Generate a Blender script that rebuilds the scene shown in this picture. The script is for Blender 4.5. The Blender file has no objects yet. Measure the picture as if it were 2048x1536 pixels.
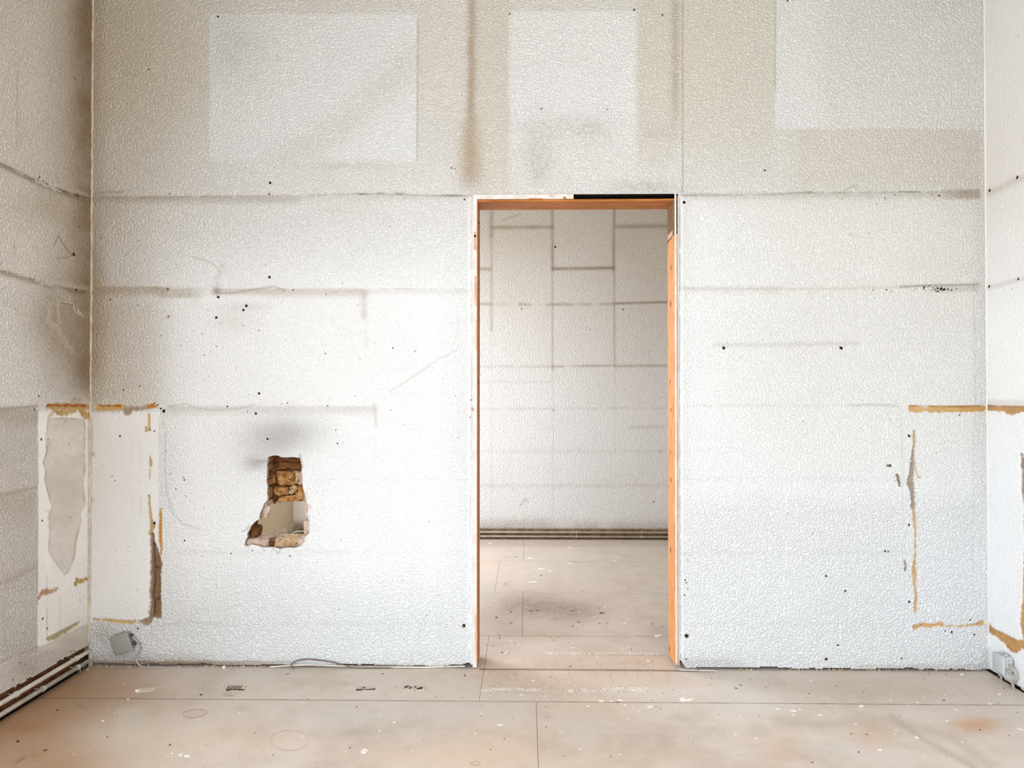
import bpy, math, random
import numpy as np

# ------------------------------------------------------------------ camera, light, exposure
SC = bpy.context.scene
COL = SC.collection
F = 1540.0                                        # focal length in pixels of the 2048 px wide frame
CAM = np.array([0.0, -3.5, 1.25])
YAW, PITCH = math.radians(1.04), math.radians(0.63)
cd = bpy.data.cameras.new('camera')
cd.sensor_width = 36.0
cd.lens = F / 2048 * 36.0
cam = bpy.data.objects.new('camera', cd)
COL.objects.link(cam)
cam.location = CAM
cam.rotation_euler = (math.pi / 2 + PITCH, 0, YAW)
SC.camera = cam
SC.view_settings.view_transform = 'Standard'
SC.view_settings.look = 'None'
SC.view_settings.exposure = 0.27
SC.view_settings.gamma = 1.0
SC.view_settings.use_curve_mapping = False

W = bpy.data.worlds.new('world')
SC.world = W
W.use_nodes = True
W.node_tree.nodes['Background'].inputs[0].default_value = (0.80, 0.90, 1.0, 1)
W.node_tree.nodes['Background'].inputs[1].default_value = 1.0


def window_or_fill_light(name, loc, aim, sx, sy, power, colour):
    """window daylight, or added fill: an area lamp, aimed from the sky down into the room"""
    l = bpy.data.lights.new(name, 'AREA')
    l.shape = 'RECTANGLE'
    l.size, l.size_y = sx, sy
    l.energy = power
    l.color = colour
    o = bpy.data.objects.new(name, l)
    COL.objects.link(o)
    from mathutils import Vector
    d = Vector(aim) - Vector(loc)
    o.location = loc
    o.rotation_euler = d.to_track_quat('-Z', 'Y').to_euler()
    return o


window_or_fill_light('window_daylight', (-2.03, -3.15, 1.25), (0.0, -3.15, 0.65), 2.1, 1.9, 97, (0.92, 0.97, 1.05))
window_or_fill_light('rear_fill_light', (0.4, -5.58, 1.35), (0.4, 0.0, 0.6), 2.6, 2.0, 90, (0.91, 0.965, 1.06))  # unseen fill lamp added behind the camera, lifts the left wall
window_or_fill_light('far_window_daylight', (-1.97, 1.95, 1.68), (0.2, 1.95, 0.60), 1.7, 1.5, 78, (0.93, 0.97, 1.04))

# ------------------------------------------------------------------ projection helpers (to measure positions off the photograph)
_r = np.array([math.cos(YAW), math.sin(YAW), 0.0])
_f = np.array([-math.sin(YAW) * math.cos(PITCH), math.cos(YAW) * math.cos(PITCH), math.sin(PITCH)])
_u = np.cross(_r, _f)


def proj(x, y, z):
    dx, dy, dz = x - CAM[0], y - CAM[1], z - CAM[2]
    f = dx * _f[0] + dy * _f[1] + dz * _f[2]
    f = np.where(np.abs(f) < 1e-3, 1e-3, f)
    r = dx * _r[0] + dy * _r[1] + dz * _r[2]
    u = dx * _u[0] + dy * _u[1] + dz * _u[2]
    return 1024 + F * r / f, 768 - F * u / f


def at(px, py, axis, val):
    d = _f * F + _r * (px - 1024) + _u * (768 - py)
    k = 'xyz'.index(axis)
    t = (val - CAM[k]) / d[k]
    return CAM + d * t


# ------------------------------------------------------------------ numpy noise
_rng = np.random.RandomState(5)
_tab = _rng.rand(256, 256)


def vn(x, y, seed=0):
    x = np.asarray(x, float) + seed * 17.31
    y = np.asarray(y, float) + seed * 9.77
    xi, yi = np.floor(x).astype(int), np.floor(y).astype(int)
    fx, fy = x - xi, y - yi
    fx, fy = fx * fx * (3 - 2 * fx), fy * fy * (3 - 2 * fy)
    a, b = _tab[yi & 255, xi & 255], _tab[yi & 255, (xi + 1) & 255]
    c, d = _tab[(yi + 1) & 255, xi & 255], _tab[(yi + 1) & 255, (xi + 1) & 255]
    return (a * (1 - fx) + b * fx) * (1 - fy) + (c * (1 - fx) + d * fx) * fy


def fbm(x, y, seed=0, n=3):
    s, a, t = 0, 1.0, 0
    for k in range(n):
        s = s + a * vn(x * 2 ** k, y * 2 ** k, seed + k)
        t += a
        a *= .5
    return s / t


def sm(x, a, b):
    t = np.clip((x - a) / (b - a), 0, 1)
    return t * t * (3 - 2 * t)


def lin(r, g, b):
    c = np.array([r, g, b], float) / 255
    return np.where(c <= .04045, c / 12.92, ((c + .055) / 1.055) ** 2.4)


class Paint:
    """colour, relief and texture of a plaster surface, laid down in measured wall positions"""

    def __init__(s, U, V, base):
        s.U, s.V = U, V
        n = U.shape
        s.col = np.ones(n + (3,)) * lin(*base)
        s.chip = np.ones(n)
        s.rough = np.zeros(n)
        s.depth = np.zeros(n)
        s.patches = []

    def mix(s, m, rgb, k=1.0):
        m = np.clip(m * k, 0, 1)[..., None]
        s.col = s.col * (1 - m) + lin(*rgb) * m

    def mul(s, m, rgb, k=1.0):
        m = np.clip(m * k, 0, 1)[..., None]
        s.col = s.col * (1 - m * (1 - lin(*rgb)))

    def box(s, u0, u1, v0, v1, l=2, r=2, t=2, b=2, wob=0, seed=0):
        U, V = s.U, s.V
        if wob:
            U = U + wob * (fbm(V / 30, U / 30, seed) - .5) * 2
            V = V + wob * (fbm(U / 30, V / 30, seed + 5) - .5) * 2
        return sm(U, u0 - l / 2, u0 + l / 2) * (1 - sm(U, u1 - r / 2, u1 + r / 2)) * \
            sm(V, v0 - t / 2, v0 + t / 2) * (1 - sm(V, v1 - b / 2, v1 + b / 2))

    def blob(s, cx, cy, rx, ry, e=1.0):
        d = ((s.U - cx) / rx) ** 2 + ((s.V - cy) / ry) ** 2
        return np.exp(-d * e)

    def field(s, pts, pad=40):
        """greatest (width - distance) over the pieces of a polyline of (u, v, width)"""
        out = np.full(s.U.shape, -1e3)
        for (x0, y0, w0), (x1, y1, w1) in zip(pts[:-1], pts[1:]):
            p = pad + max(w0, w1)
            sel = (s.U > min(x0, x1) - p) & (s.U < max(x0, x1) + p) & (s.V > min(y0, y1) - p) & (s.V < max(y0, y1) + p)
            if not sel.any():
                continue
            u, v = s.U[sel], s.V[sel]
            dx, dy = x1 - x0, y1 - y0
            t = np.clip(((u - x0) * dx + (v - y0) * dy) / (dx * dx + dy * dy + 1e-9), 0, 1)
            d = np.hypot(u - x0 - t * dx, v - y0 - t * dy)
            out[sel] = np.maximum(out[sel], w0 + (w1 - w0) * t - d)
        return out

    def strip(s, pts, rag=2.0, soft=2.0, seed=0, fr=3.4):
        v = s.field(pts)
        v = v + rag * 3.2 * (fbm(s.U / fr, s.V / fr, seed) - .5)
        return np.clip(v / soft + .5, 0, 1)

    def line(s, pts, w, seed=0, brk=0.0):
        d = -s.field([(a, b, 0) for a, b in pts], pad=4 * w + 4)
        m = np.exp(-(np.minimum(d, 1e3) / w) ** 2)
        if brk:
            m = m * sm(fbm(s.U / 18, s.V / 18, seed), .5 - .5 * (1 - brk), .5 + .3 * brk)
        return m

    def poly(s, pts, soft=1.5, rag=0, seed=0, fr=6.0):
        c = inside(s.U, s.V, pts)
        d = -s.field([(a, b, 0) for a, b in list(pts) + [pts[0]]], pad=12)
        d = np.minimum(d, 12)
        sd = np.where(c, d, -d)
        if rag:
            sd = sd + rag * 2 * (fbm(s.U / fr, s.V / fr, seed) - .5)
        return np.clip(sd / soft + .5, 0, 1)

    def gouge(s, m, depth, rgb, label, name='bare_plaster', rough=1.0, var=.12, seed=0):
        s.mix(m, rgb)
        n = fbm(s.U / 4, s.V / 4, seed + 31)[..., None] - .5
        n2 = fbm(s.U / 14, s.V / 14, seed + 37)[..., None] - .5
        s.col = s.col * (1 + m[..., None] * (n * var * 3 + n2 * var * 2.5))
        s.chip = s.chip * (1 - m)
        s.rough = np.maximum(s.rough, m * rough)
        s.depth = np.maximum(s.depth, m * depth * (.7 + .6 * n[..., 0] + .3))
        s.patches.append((m, name, label))


def inside(U, V, pts):
    c = np.zeros(U.shape, bool)
    n = len(pts)
    for i in range(n):
        x0, y0 = pts[i]
        x1, y1 = pts[(i + 1) % n]
        if y0 == y1:
            continue
        k = ((y0 > V) != (y1 > V)) & (U < (x1 - x0) * (V - y0) / (y1 - y0) + x0)
        c ^= k
    return c


# ------------------------------------------------------------------ object helpers
def tag(o, label=None, cat=None, group=None, kind=None):
    for k, v in (('label', label), ('category', cat), ('group', group), ('kind', kind)):
        if v:
            o[k] = v
    return o


def empty(name, loc=(0, 0, 0), **kw):
    o = bpy.data.objects.new(name, None)
    o.empty_display_size = .05
    o.location = loc
    COL.objects.link(o)
    return tag(o, **kw)


def link(name, me, mat, parent=None, smooth=False, loc=None, rot=None):
    if mat is not None:
        me.materials.append(mat)
    if smooth:
        me.polygons.foreach_set('use_smooth', [True] * len(me.polygons))
    o = bpy.data.objects.new(name, me)
    COL.objects.link(o)
    if loc is not None:
        o.location = loc
    if rot is not None:
        o.rotation_euler = rot
    if parent is not None:
        o.parent = parent
        if loc is None and tuple(parent.location) != (0, 0, 0):   # mesh is in world coordinates
            o.location = [-c for c in parent.location]
    return o


def mesh(name, verts, faces):
    me = bpy.data.meshes.new(name)
    me.from_pydata([tuple(map(float, v)) for v in verts], [], [tuple(int(i) for i in f) for f in faces])
    me.update()
    return me


class MB:
    def __init__(s):
        s.v, s.f = [], []

    def add(s, v, f):
        n = len(s.v)
        s.v += [tuple(p) for p in v]
        s.f += [tuple(i + n for i in q) for q in f]

    def box(s, x0, x1, y0, y1, z0, z1, b=0.0):
        if b <= 0:
            s.add([(x, y, z) for z in (z0, z1) for y in (y0, y1) for x in (x0, x1)],
                  [(0, 2, 3, 1), (4, 5, 7, 6), (0, 1, 5, 4), (2, 6, 7, 3), (0, 4, 6, 2), (1, 3, 7, 5)])
            return
        import bmesh
        bm = bmesh.new()
        bmesh.ops.create_cube(bm, size=1)
        for v in bm.verts:
            v.co = ((x0 + x1) / 2 + v.co.x * (x1 - x0), (y0 + y1) / 2 + v.co.y * (y1 - y0), (z0 + z1) / 2 + v.co.z * (z1 - z0))
        bmesh.ops.bevel(bm, geom=bm.edges[:], offset=b, segments=2, affect='EDGES', profile=.5)
        bm.verts.index_update()
        s.add([tuple(v.co) for v in bm.verts], [tuple(v.index for v in f.verts) for f in bm.faces])
        bm.free()

    def tube(s, pts, r, seg=10, smooth=6, cap=True):
        P = [np.array(p, float) for p in pts]
        if smooth and len(P) > 2:
            Q = []
            E = [2 * P[0] - P[1]] + P + [2 * P[-1] - P[-2]]
            for i in range(1, len(E) - 2):
                for k in range(smooth):
                    t = k / smooth
                    a, b, c, d = E[i - 1], E[i], E[i + 1], E[i + 2]
                    Q.append(.5 * (2 * b + (c - a) * t + (2 * a - 5 * b + 4 * c - d) * t * t + (3 * b - a - 3 * c + d) * t ** 3))
            Q.append(P[-1])
            P = Q
        V, Fc = [], []
        n0 = None
        for i, p in enumerate(P):
            t = P[min(i + 1, len(P) - 1)] - P[max(i - 1, 0)]
            t = t / (np.linalg.norm(t) + 1e-9)
            if n0 is None:
                n0 = np.cross(t, [0, 0, 1.0])
                if np.linalg.norm(n0) < .1:
                    n0 = np.cross(t, [1.0, 0, 0])
            n0 = n0 - t * np.dot(n0, t)
            n0 = n0 / (np.linalg.norm(n0) + 1e-9)
            b0 = np.cross(t, n0)
            for k in range(seg):
                a = 2 * math.pi * k / seg
                V.append(p + r * (math.cos(a) * n0 + math.sin(a) * b0))
        for i in range(len(P) - 1):
            for k in range(seg):
                a, b = i * seg + k, i * seg + (k + 1) % seg
                Fc.append((a, b, b + seg, a + seg))
        if cap:
            Fc.append(tuple(range(seg))[::-1])
            Fc.append(tuple((len(P) - 1) * seg + k for k in range(seg)))
        s.add(V, Fc)

    def build(s, name, mat, parent=None, smooth=False, **kw):
        return link(name, mesh(name, s.v, s.f), mat, parent, smooth, **kw)


# ------------------------------------------------------------------ materials
def newmat(name):
    m = bpy.data.materials.new(name)
    m.use_nodes = True
    nt = m.node_tree
    b = nt.nodes['Principled BSDF']
    b.inputs['Specular IOR Level'].default_value = .25
    return m, nt, b


def nd(nt, t, **kw):
    n = nt.nodes.new(t)
    for k, v in kw.items():
        if hasattr(n, k):
            setattr(n, k, v)
        else:
            n.inputs[k].default_value = v
    return n


def mathn(nt, op, a, b=None):
    n = nt.nodes.new('ShaderNodeMath')
    n.operation = op
    for i, q in enumerate((a, b)):
        if q is None:
            continue
        if isinstance(q, (int, float)):
            n.inputs[i].default_value = q
        else:
            nt.links.new(q, n.inputs[i])
    return n.outputs[0]


def noise(nt, vec, scale, detail=2, rough=.5):
    n = nt.nodes.new('ShaderNodeTexNoise')
    n.inputs['Scale'].default_value = scale
    n.inputs['Detail'].default_value = detail
    n.inputs['Roughness'].default_value = rough
    nt.links.new(vec, n.inputs['Vector'])
    return n.outputs['Fac']


def maprange(nt, v, a, b, c, d, smooth=True):
    n = nt.nodes.new('ShaderNodeMapRange')
    n.interpolation_type = 'SMOOTHSTEP' if smooth else 'LINEAR'
    nt.links.new(v, n.inputs['Value'])
    for k, q in zip(('From Min', 'From Max', 'To Min', 'To Max'), (a, b, c, d)):
        n.inputs[k].default_value = q
    return n.outputs['Result']


def scalecol(nt, col, fac):
    n = nt.nodes.new('ShaderNodeVectorMath')
    n.operation = 'SCALE'
    nt.links.new(col, n.inputs[0])
    nt.links.new(fac, n.inputs['Scale'])
    return n.outputs[0]


def surface_material(name, chip_scale, chip_dist, rough=.85, grain=.05):
    """painted woodchip plaster: colour and texture strength come from the surface's own attributes"""
    m, nt, b = newmat(name)
    g = nd(nt, 'ShaderNodeNewGeometry').outputs['Position']
    ac = nd(nt, 'ShaderNodeAttribute', attribute_name='Col').outputs['Color']
    ch = nd(nt, 'ShaderNodeAttribute', attribute_name='chip').outputs['Fac']
    ro = nd(nt, 'ShaderNodeAttribute', attribute_name='rough').outputs['Fac']
    n1 = noise(nt, g, chip_scale, 2.5, .55)
    lump = maprange(nt, n1, .36, .66, 0, 1)
    fine = noise(nt, g, 420, 3, .6)
    # dust caught between the chips
    pit = mathn(nt, 'MULTIPLY', maprange(nt, n1, .28, .44, 1, 0), mathn(nt, 'MULTIPLY', ch, .085))
    gr = maprange(nt, fine, .3, .7, 1 - grain, 1 + grain, False)
    fac = mathn(nt, 'MULTIPLY', gr, mathn(nt, 'SUBTRACT', 1.0, pit))
    nt.links.new(scalecol(nt, ac, fac), b.inputs['Base Color'])
    b.inputs['Roughness'].default_value = rough
    h1 = mathn(nt, 'MULTIPLY', mathn(nt, 'MULTIPLY', lump, ch), chip_dist)
    h2 = mathn(nt, 'MULTIPLY', mathn(nt, 'MULTIPLY', noise(nt, g, 190, 5, .7), ro), .010)
    h3 = mathn(nt, 'MULTIPLY', fine, .00025)
    h = mathn(nt, 'ADD', mathn(nt, 'ADD', h1, h2), h3)
    bp = nd(nt, 'ShaderNodeBump')
    bp.inputs['Strength'].default_value = 1
    bp.inputs['Distance'].default_value = 1.0
    nt.links.new(h, bp.inputs['Height'])
    nt.links.new(bp.outputs[0], b.inputs['Normal'])
    return m


def noisy_material(name, rgb, rgb2, scale=30, rough=.8, bump=.0, bscale=120, detail=4, rand=0.0, stretch=None, spec=.25):
    m, nt, b = newmat(name)
    if stretch:
        tc = nd(nt, 'ShaderNodeTexCoord').outputs['Object']
        mp = nd(nt, 'ShaderNodeMapping')
        mp.inputs['Scale'].default_value = stretch
        nt.links.new(tc, mp.inputs['Vector'])
        vec = mp.outputs[0]
    else:
        vec = nd(nt, 'ShaderNodeNewGeometry').outputs['Position']
    n = noise(nt, vec, scale, detail, .6)
    mx = nt.nodes.new('ShaderNodeMix')
    mx.data_type = 'RGBA'
    mx.inputs[6].default_value = (*lin(*rgb), 1)
    mx.inputs[7].default_value = (*lin(*rgb2), 1)
    nt.links.new(maprange(nt, n, .32, .68, 0, 1), mx.inputs[0])
    out = mx.outputs[2]
    if 'brick' in name and bump > .007:
        cr = maprange(nt, noise(nt, vec, 62, 3, .5), .33, .42, .30, 1)  # dark spots paint shaded crevices into the brick
        cr2 = maprange(nt, noise(nt, vec, 210, 2, .5), .3, .5, .75, 1)
        out = scalecol(nt, out, mathn(nt, 'MULTIPLY', cr, cr2))
    if rand:
        oi = nd(nt, 'ShaderNodeObjectInfo').outputs['Random']
        out = scalecol(nt, out, maprange(nt, oi, 0, 1, 1 - rand, 1 + rand, False))
    nt.links.new(out, b.inputs['Base Color'])
    b.inputs['Roughness'].default_value = rough
    b.inputs['Specular IOR Level'].default_value = spec
    if bump:
        bp = nd(nt, 'ShaderNodeBump')
        bp.inputs['Distance'].default_value = bump
        nt.links.new(noise(nt, vec, bscale, 4, .6), bp.inputs['Height'])
        nt.links.new(bp.outputs[0], b.inputs['Normal'])
    return m


M_WALL = surface_material('woodchip_wall_paint', 104, .0058)
M_SIDE = surface_material('side_wall_paint', 100, .0064)
M_FAR = surface_material('far_wall_paint', 90, .0036)
M_FLOOR = surface_material('worn_hardboard', 150, .0012, rough=.62, grain=.08)
M_CORE = noisy_material('brown_mortar', (120, 92, 66), (160, 128, 96), 40, .95, .004, 90)
M_DARK = noisy_material('dark_cavity', (26, 18, 12), (44, 32, 22), 30, .95)
M_BRICK = noisy_material('ochre_brick', (222, 170, 110), (160, 104, 52), 46, .95, .014, 110, rand=.16)
M_BRICK2 = noisy_material('pale_brick', (206, 180, 142), (176, 146, 108), 30, .95, .008, 80, rand=.08)
M_PLAS = noisy_material('pinkish_plaster', (218, 198, 184), (190, 164, 146), 34, .95, .006, 90, rand=.06)
M_BROWN = noisy_material('dark_brown_brick', (128, 84, 46), (92, 56, 28), 30, .95, .008, 80, rand=.1)
M_PLAIN = noisy_material('plain_white_paint', (226, 224, 219), (220, 217, 211), 3, .85, .001, 60)
M_TRIM = noisy_material('corner_filler', (212, 200, 180), (184, 168, 142), 14, .85, .001, 60)
M_WOOD = noisy_material('orange_pine', (232, 172, 112), (198, 120, 56), 10, .55, .0008, 30, 5, stretch=(14, 14, .9))
M_WOODH = noisy_material('orange_pine_lying', (196, 122, 52), (142, 80, 26), 10, .55, .0008, 30, 5, stretch=(.9, 14, 14))
M_WOODD = noisy_material('dark_stained_pine', (136, 94, 52), (92, 58, 28), 10, .6, .0008, 30, 5, stretch=(14, 14, .9))
M_WOODL = noisy_material('raw_pine_edge', (226, 196, 170), (188, 146, 112), 14, .7, .0012, 40, 5, stretch=(20, 20, .7))
M_FRAMEP = noisy_material('chipped_frame_paint', (224, 220, 213), (212, 202, 192), 18, .7, .0015, 60)
M_PIPE = noisy_material('grey_white_pipe_paint', (206, 202, 190), (186, 180, 166), 22, .45, .0006, 120)
M_BOX = noisy_material('grey_box_plastic', (152, 152, 145), (142, 143, 137), 6, .5, .0002, 300)
M_BOXD = noisy_material('dark_rubber', (92, 90, 84), (76, 74, 70), 20, .6)
M_BOX2 = noisy_material('pale_grey_box_plastic', (196, 200, 201), (188, 192, 193), 6, .5, .0002, 300)
M_CABLE = noisy_material('grey_cable', (176, 172, 162), (160, 155, 146), 12, .55)
M_CABLED = noisy_material('dusty_dark_cable', (128, 114, 104), (108, 94, 84), 14, .6)
M_CABLEW = noisy_material('white_cable', (222, 216, 206), (206, 198, 186), 12, .55)
M_FLECK = noisy_material('white_paint_fleck', (240, 236, 229), (228, 221, 211), 60, .8)
M_SPECK = noisy_material('dark_grit', (70, 56, 44), (98, 82, 68), 60, .9)
M_HOLE = noisy_material('hole_dark', (20, 15, 11), (42, 32, 24), 60, .95)
M_GLUE = noisy_material('old_adhesive', (216, 204, 190), (188, 174, 158), 120, .85, .002, 200)
M_GLUEW = noisy_material('white_adhesive', (234, 227, 217), (212, 202, 190), 90, .85, .002, 160)
M_GLUED = noisy_material('black_adhesive', (46, 40, 34), (80, 70, 60), 160, .85)

# ------------------------------------------------------------------ plaster grids
XL, XR = -2.0, 2.072
ZC = 3.30
WT = 0.17                    # thickness of the dividing wall
YF = 3.09                    # far wall of the back room


def spaced(breaks, steps):
    out = [breaks[0]]
    for a, b, st in zip(breaks[:-1], breaks[1:], steps):
        n = max(1, int(round((b - a) / st)))
        out += list(np.linspace(a, b, n + 1)[1:])
    return np.array(out)


def make_mesh(name, P, att, faces, smooth=True):
    idx = np.unique(faces)
    remap = np.full(len(P), -1)
    remap[idx] = np.arange(len(idx))
    fs = remap[faces].astype(np.int32)
    me = bpy.data.meshes.new(name)
    me.vertices.add(len(idx))
    me.vertices.foreach_set('co', P[idx].astype(np.float32).ravel())
    me.loops.add(fs.size)
    me.loops.foreach_set('vertex_index', fs.ravel())
    me.polygons.add(len(fs))
    me.polygons.foreach_set('loop_start', np.arange(0, fs.size, 4, dtype=np.int32))
    me.polygons.foreach_set('loop_total', np.full(len(fs), 4, np.int32))
    me.update(calc_edges=True)
    me.polygons.foreach_set('use_smooth', np.full(len(fs), smooth))
    c = np.ones((len(idx), 4), np.float32)
    c[:, :3] = np.clip(att['col'][idx], 0, 1)
    a = me.attributes.new('Col', 'FLOAT_COLOR', 'POINT')
    a.data.foreach_set('color', c.ravel())
    for k in ('chip', 'rough'):
        a = me.attributes.new(k, 'FLOAT', 'POINT')
        a.data.foreach_set('value', att[k][idx].astype(np.float32))
    me.validate()
    return me


def grid_surface(name, A, B, to3d, inward, paint, mat, cut=None, hole=None, flip=False, kind='structure', parent=None, rim=None):
    """a dense plaster skin over the (A, B) grid; gouges sink along 'inward' and become parts of their own"""
    a, b = np.meshgrid(A, B)
    X, Y, Z = to3d(a, b)
    U, V = proj(X, Y, Z)
    p = paint(U, V, X, Y, Z)
    P = np.stack([X, Y, Z], -1) + p.depth[..., None] * np.array(inward)
    nb, na = a.shape
    ids = np.arange(na * nb).reshape(nb, na)
    ac = (a[:-1, :-1] + a[1:, 1:]) / 2
    bc = (b[:-1, :-1] + b[1:, 1:]) / 2
    keep = np.ones(ac.shape, bool)
    if cut is not None:
        keep &= ~cut(ac, bc)
    rimfaces = None
    if hole is not None:
        hp = np.array(hole)
        hc = inside(ac, bc, hole)
        touch = np.zeros(a.shape, bool)
        for sl in ((slice(0, -1), slice(0, -1)), (slice(1, None), slice(0, -1)), (slice(0, -1), slice(1, None)), (slice(1, None), slice(1, None))):
            touch[sl] |= hc
        tk = np.zeros(a.shape, bool)
        for sl in ((slice(0, -1), slice(0, -1)), (slice(1, None), slice(0, -1)), (slice(0, -1), slice(1, None)), (slice(1, None), slice(1, None))):
            tk[sl] |= ~hc
        for j, i in zip(*np.where(touch & tk)):          # pull the rim onto the true outline
            q = np.array([a[j, i], b[j, i]])
            s0, s1 = hp, np.roll(hp, -1, 0)
            d = s1 - s0
            t = np.clip(((q - s0) * d).sum(1) / ((d * d).sum(1) + 1e-12), 0, 1)
            c = s0 + d * t[:, None]
            k = np.argmin(((c - q) ** 2).sum(1))
            x, y, z = to3d(c[k, 0], c[k, 1])
            P[j, i] = (x, y, z)
        keep &= ~hc
        # broken edge of the plaster, as thick as the plaster is
        rq, extra = [], []
        base = na * nb
        dup = {}

        def dd(j, i):
            if (j, i) not in dup:
                dup[(j, i)] = base + len(extra)
                jit = _rng.rand(3) * .006 - .003
                extra.append(P[j, i] + np.array(inward) * rim + jit * np.array([1, .4, 1]))
            return dup[(j, i)]
        for j, i in zip(*np.where(hc)):
            for dj, di, e in ((0, -1, ((j, i), (j + 1, i))), (0, 1, ((j + 1, i + 1), (j, i + 1))), (-1, 0, ((j, i + 1), (j, i))), (1, 0, ((j + 1, i), (j + 1, i + 1)))):
                if not hc[j + dj, i + di]:
                    (j0, i0), (j1, i1) = e
                    rq.append((ids[j0, i0], ids[j1, i1], dd(j1, i1), dd(j0, i0)))
        rimfaces = np.array(rq)
    q = np.stack([ids[:-1, :-1], ids[:-1, 1:], ids[1:, 1:], ids[1:, :-1]], -1)
    if flip:
        q = q[..., ::-1]
    part = np.zeros(ac.shape, int)
    for n, (m, _, _) in enumerate(p.patches):
        mc = (m[:-1, :-1] + m[1:, 1:] + m[:-1, 1:] + m[1:, :-1]) / 4
        part[mc > .5] = n + 1
    Pf = P.reshape(-1, 3)
    att = {'col': p.col.reshape(-1, 3), 'chip': p.chip.ravel(), 'rough': p.rough.ravel()}
    root = link(name, make_mesh(name, Pf, att, q[keep & (part == 0)], name != 'hardboard_sheet'), mat, parent)
    if kind:
        root['kind'] = kind
    for n, (m, nm, lb) in enumerate(p.patches):
        fs = q[keep & (part == n + 1)]
        if len(fs) < 3:
            continue
        o = link(nm, make_mesh(nm, Pf, att, fs), mat, root)
        if lb:
            o['label'] = lb
    if rimfaces is not None and len(rimfaces):
        P2 = np.vstack([Pf, np.array(extra)])
        n2 = len(extra)
        a2 = {'col': np.vstack([np.ones((len(Pf), 3)) * lin(224, 214, 204), np.ones((n2, 3)) * lin(196, 172, 150)]),
              'chip': np.zeros(len(P2)), 'rough': np.ones(len(P2))}
        o = link('broken_plaster_edge', make_mesh('broken_plaster_edge', P2, a2, rimfaces), mat, root)
        o['label'] = 'ragged broken plaster edge around the hole'
    return root


# ------------------------------------------------------------------ the dividing wall (wall_back)
def wx(px, py=800):
    return at(px, py, 'y', 0.0)[0]


def wz(py, px=1024):
    return at(px, py, 'y', 0.0)[2]


HOLE_PX = [(536, 914), (545.7, 911), (556.5, 911), (561, 914), (572, 915), (587, 914), (600, 916), (602, 925.5), (604, 933), (603, 941),
           (605, 957), (605, 966), (606, 976), (610, 992), (614, 1007.5), (617, 1015), (615, 1027), (616, 1036), (618, 1045), (617, 1056),
           (619, 1066), (610, 1074), (608, 1083), (602, 1091.5), (589, 1096), (574, 1095), (561, 1098), (547, 1095), (534, 1095), (525, 1094),
           (516, 1091.5), (503, 1089), (494, 1092), (489, 1090), (491, 1080), (495, 1074), (494, 1068), (499, 1058), (502, 1052),
           (508.6, 1044.6), (513, 1041), (518, 1039), (520, 1027), (524, 1018), (528, 1007.5), (533, 1002), (536, 996), (534, 986), (535, 976),
           (533, 962), (534, 947), (534, 930)]
HOLE = [tuple(at(u, v, 'y', 0)[[0, 2]]) for u, v in HOLE_PX]
DX0, DX1 = wx(946.5), wx(1357.0)                 # outer edges of the door frame
DZ1 = wz(388.5, 1150)                            # top of the frame


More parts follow.
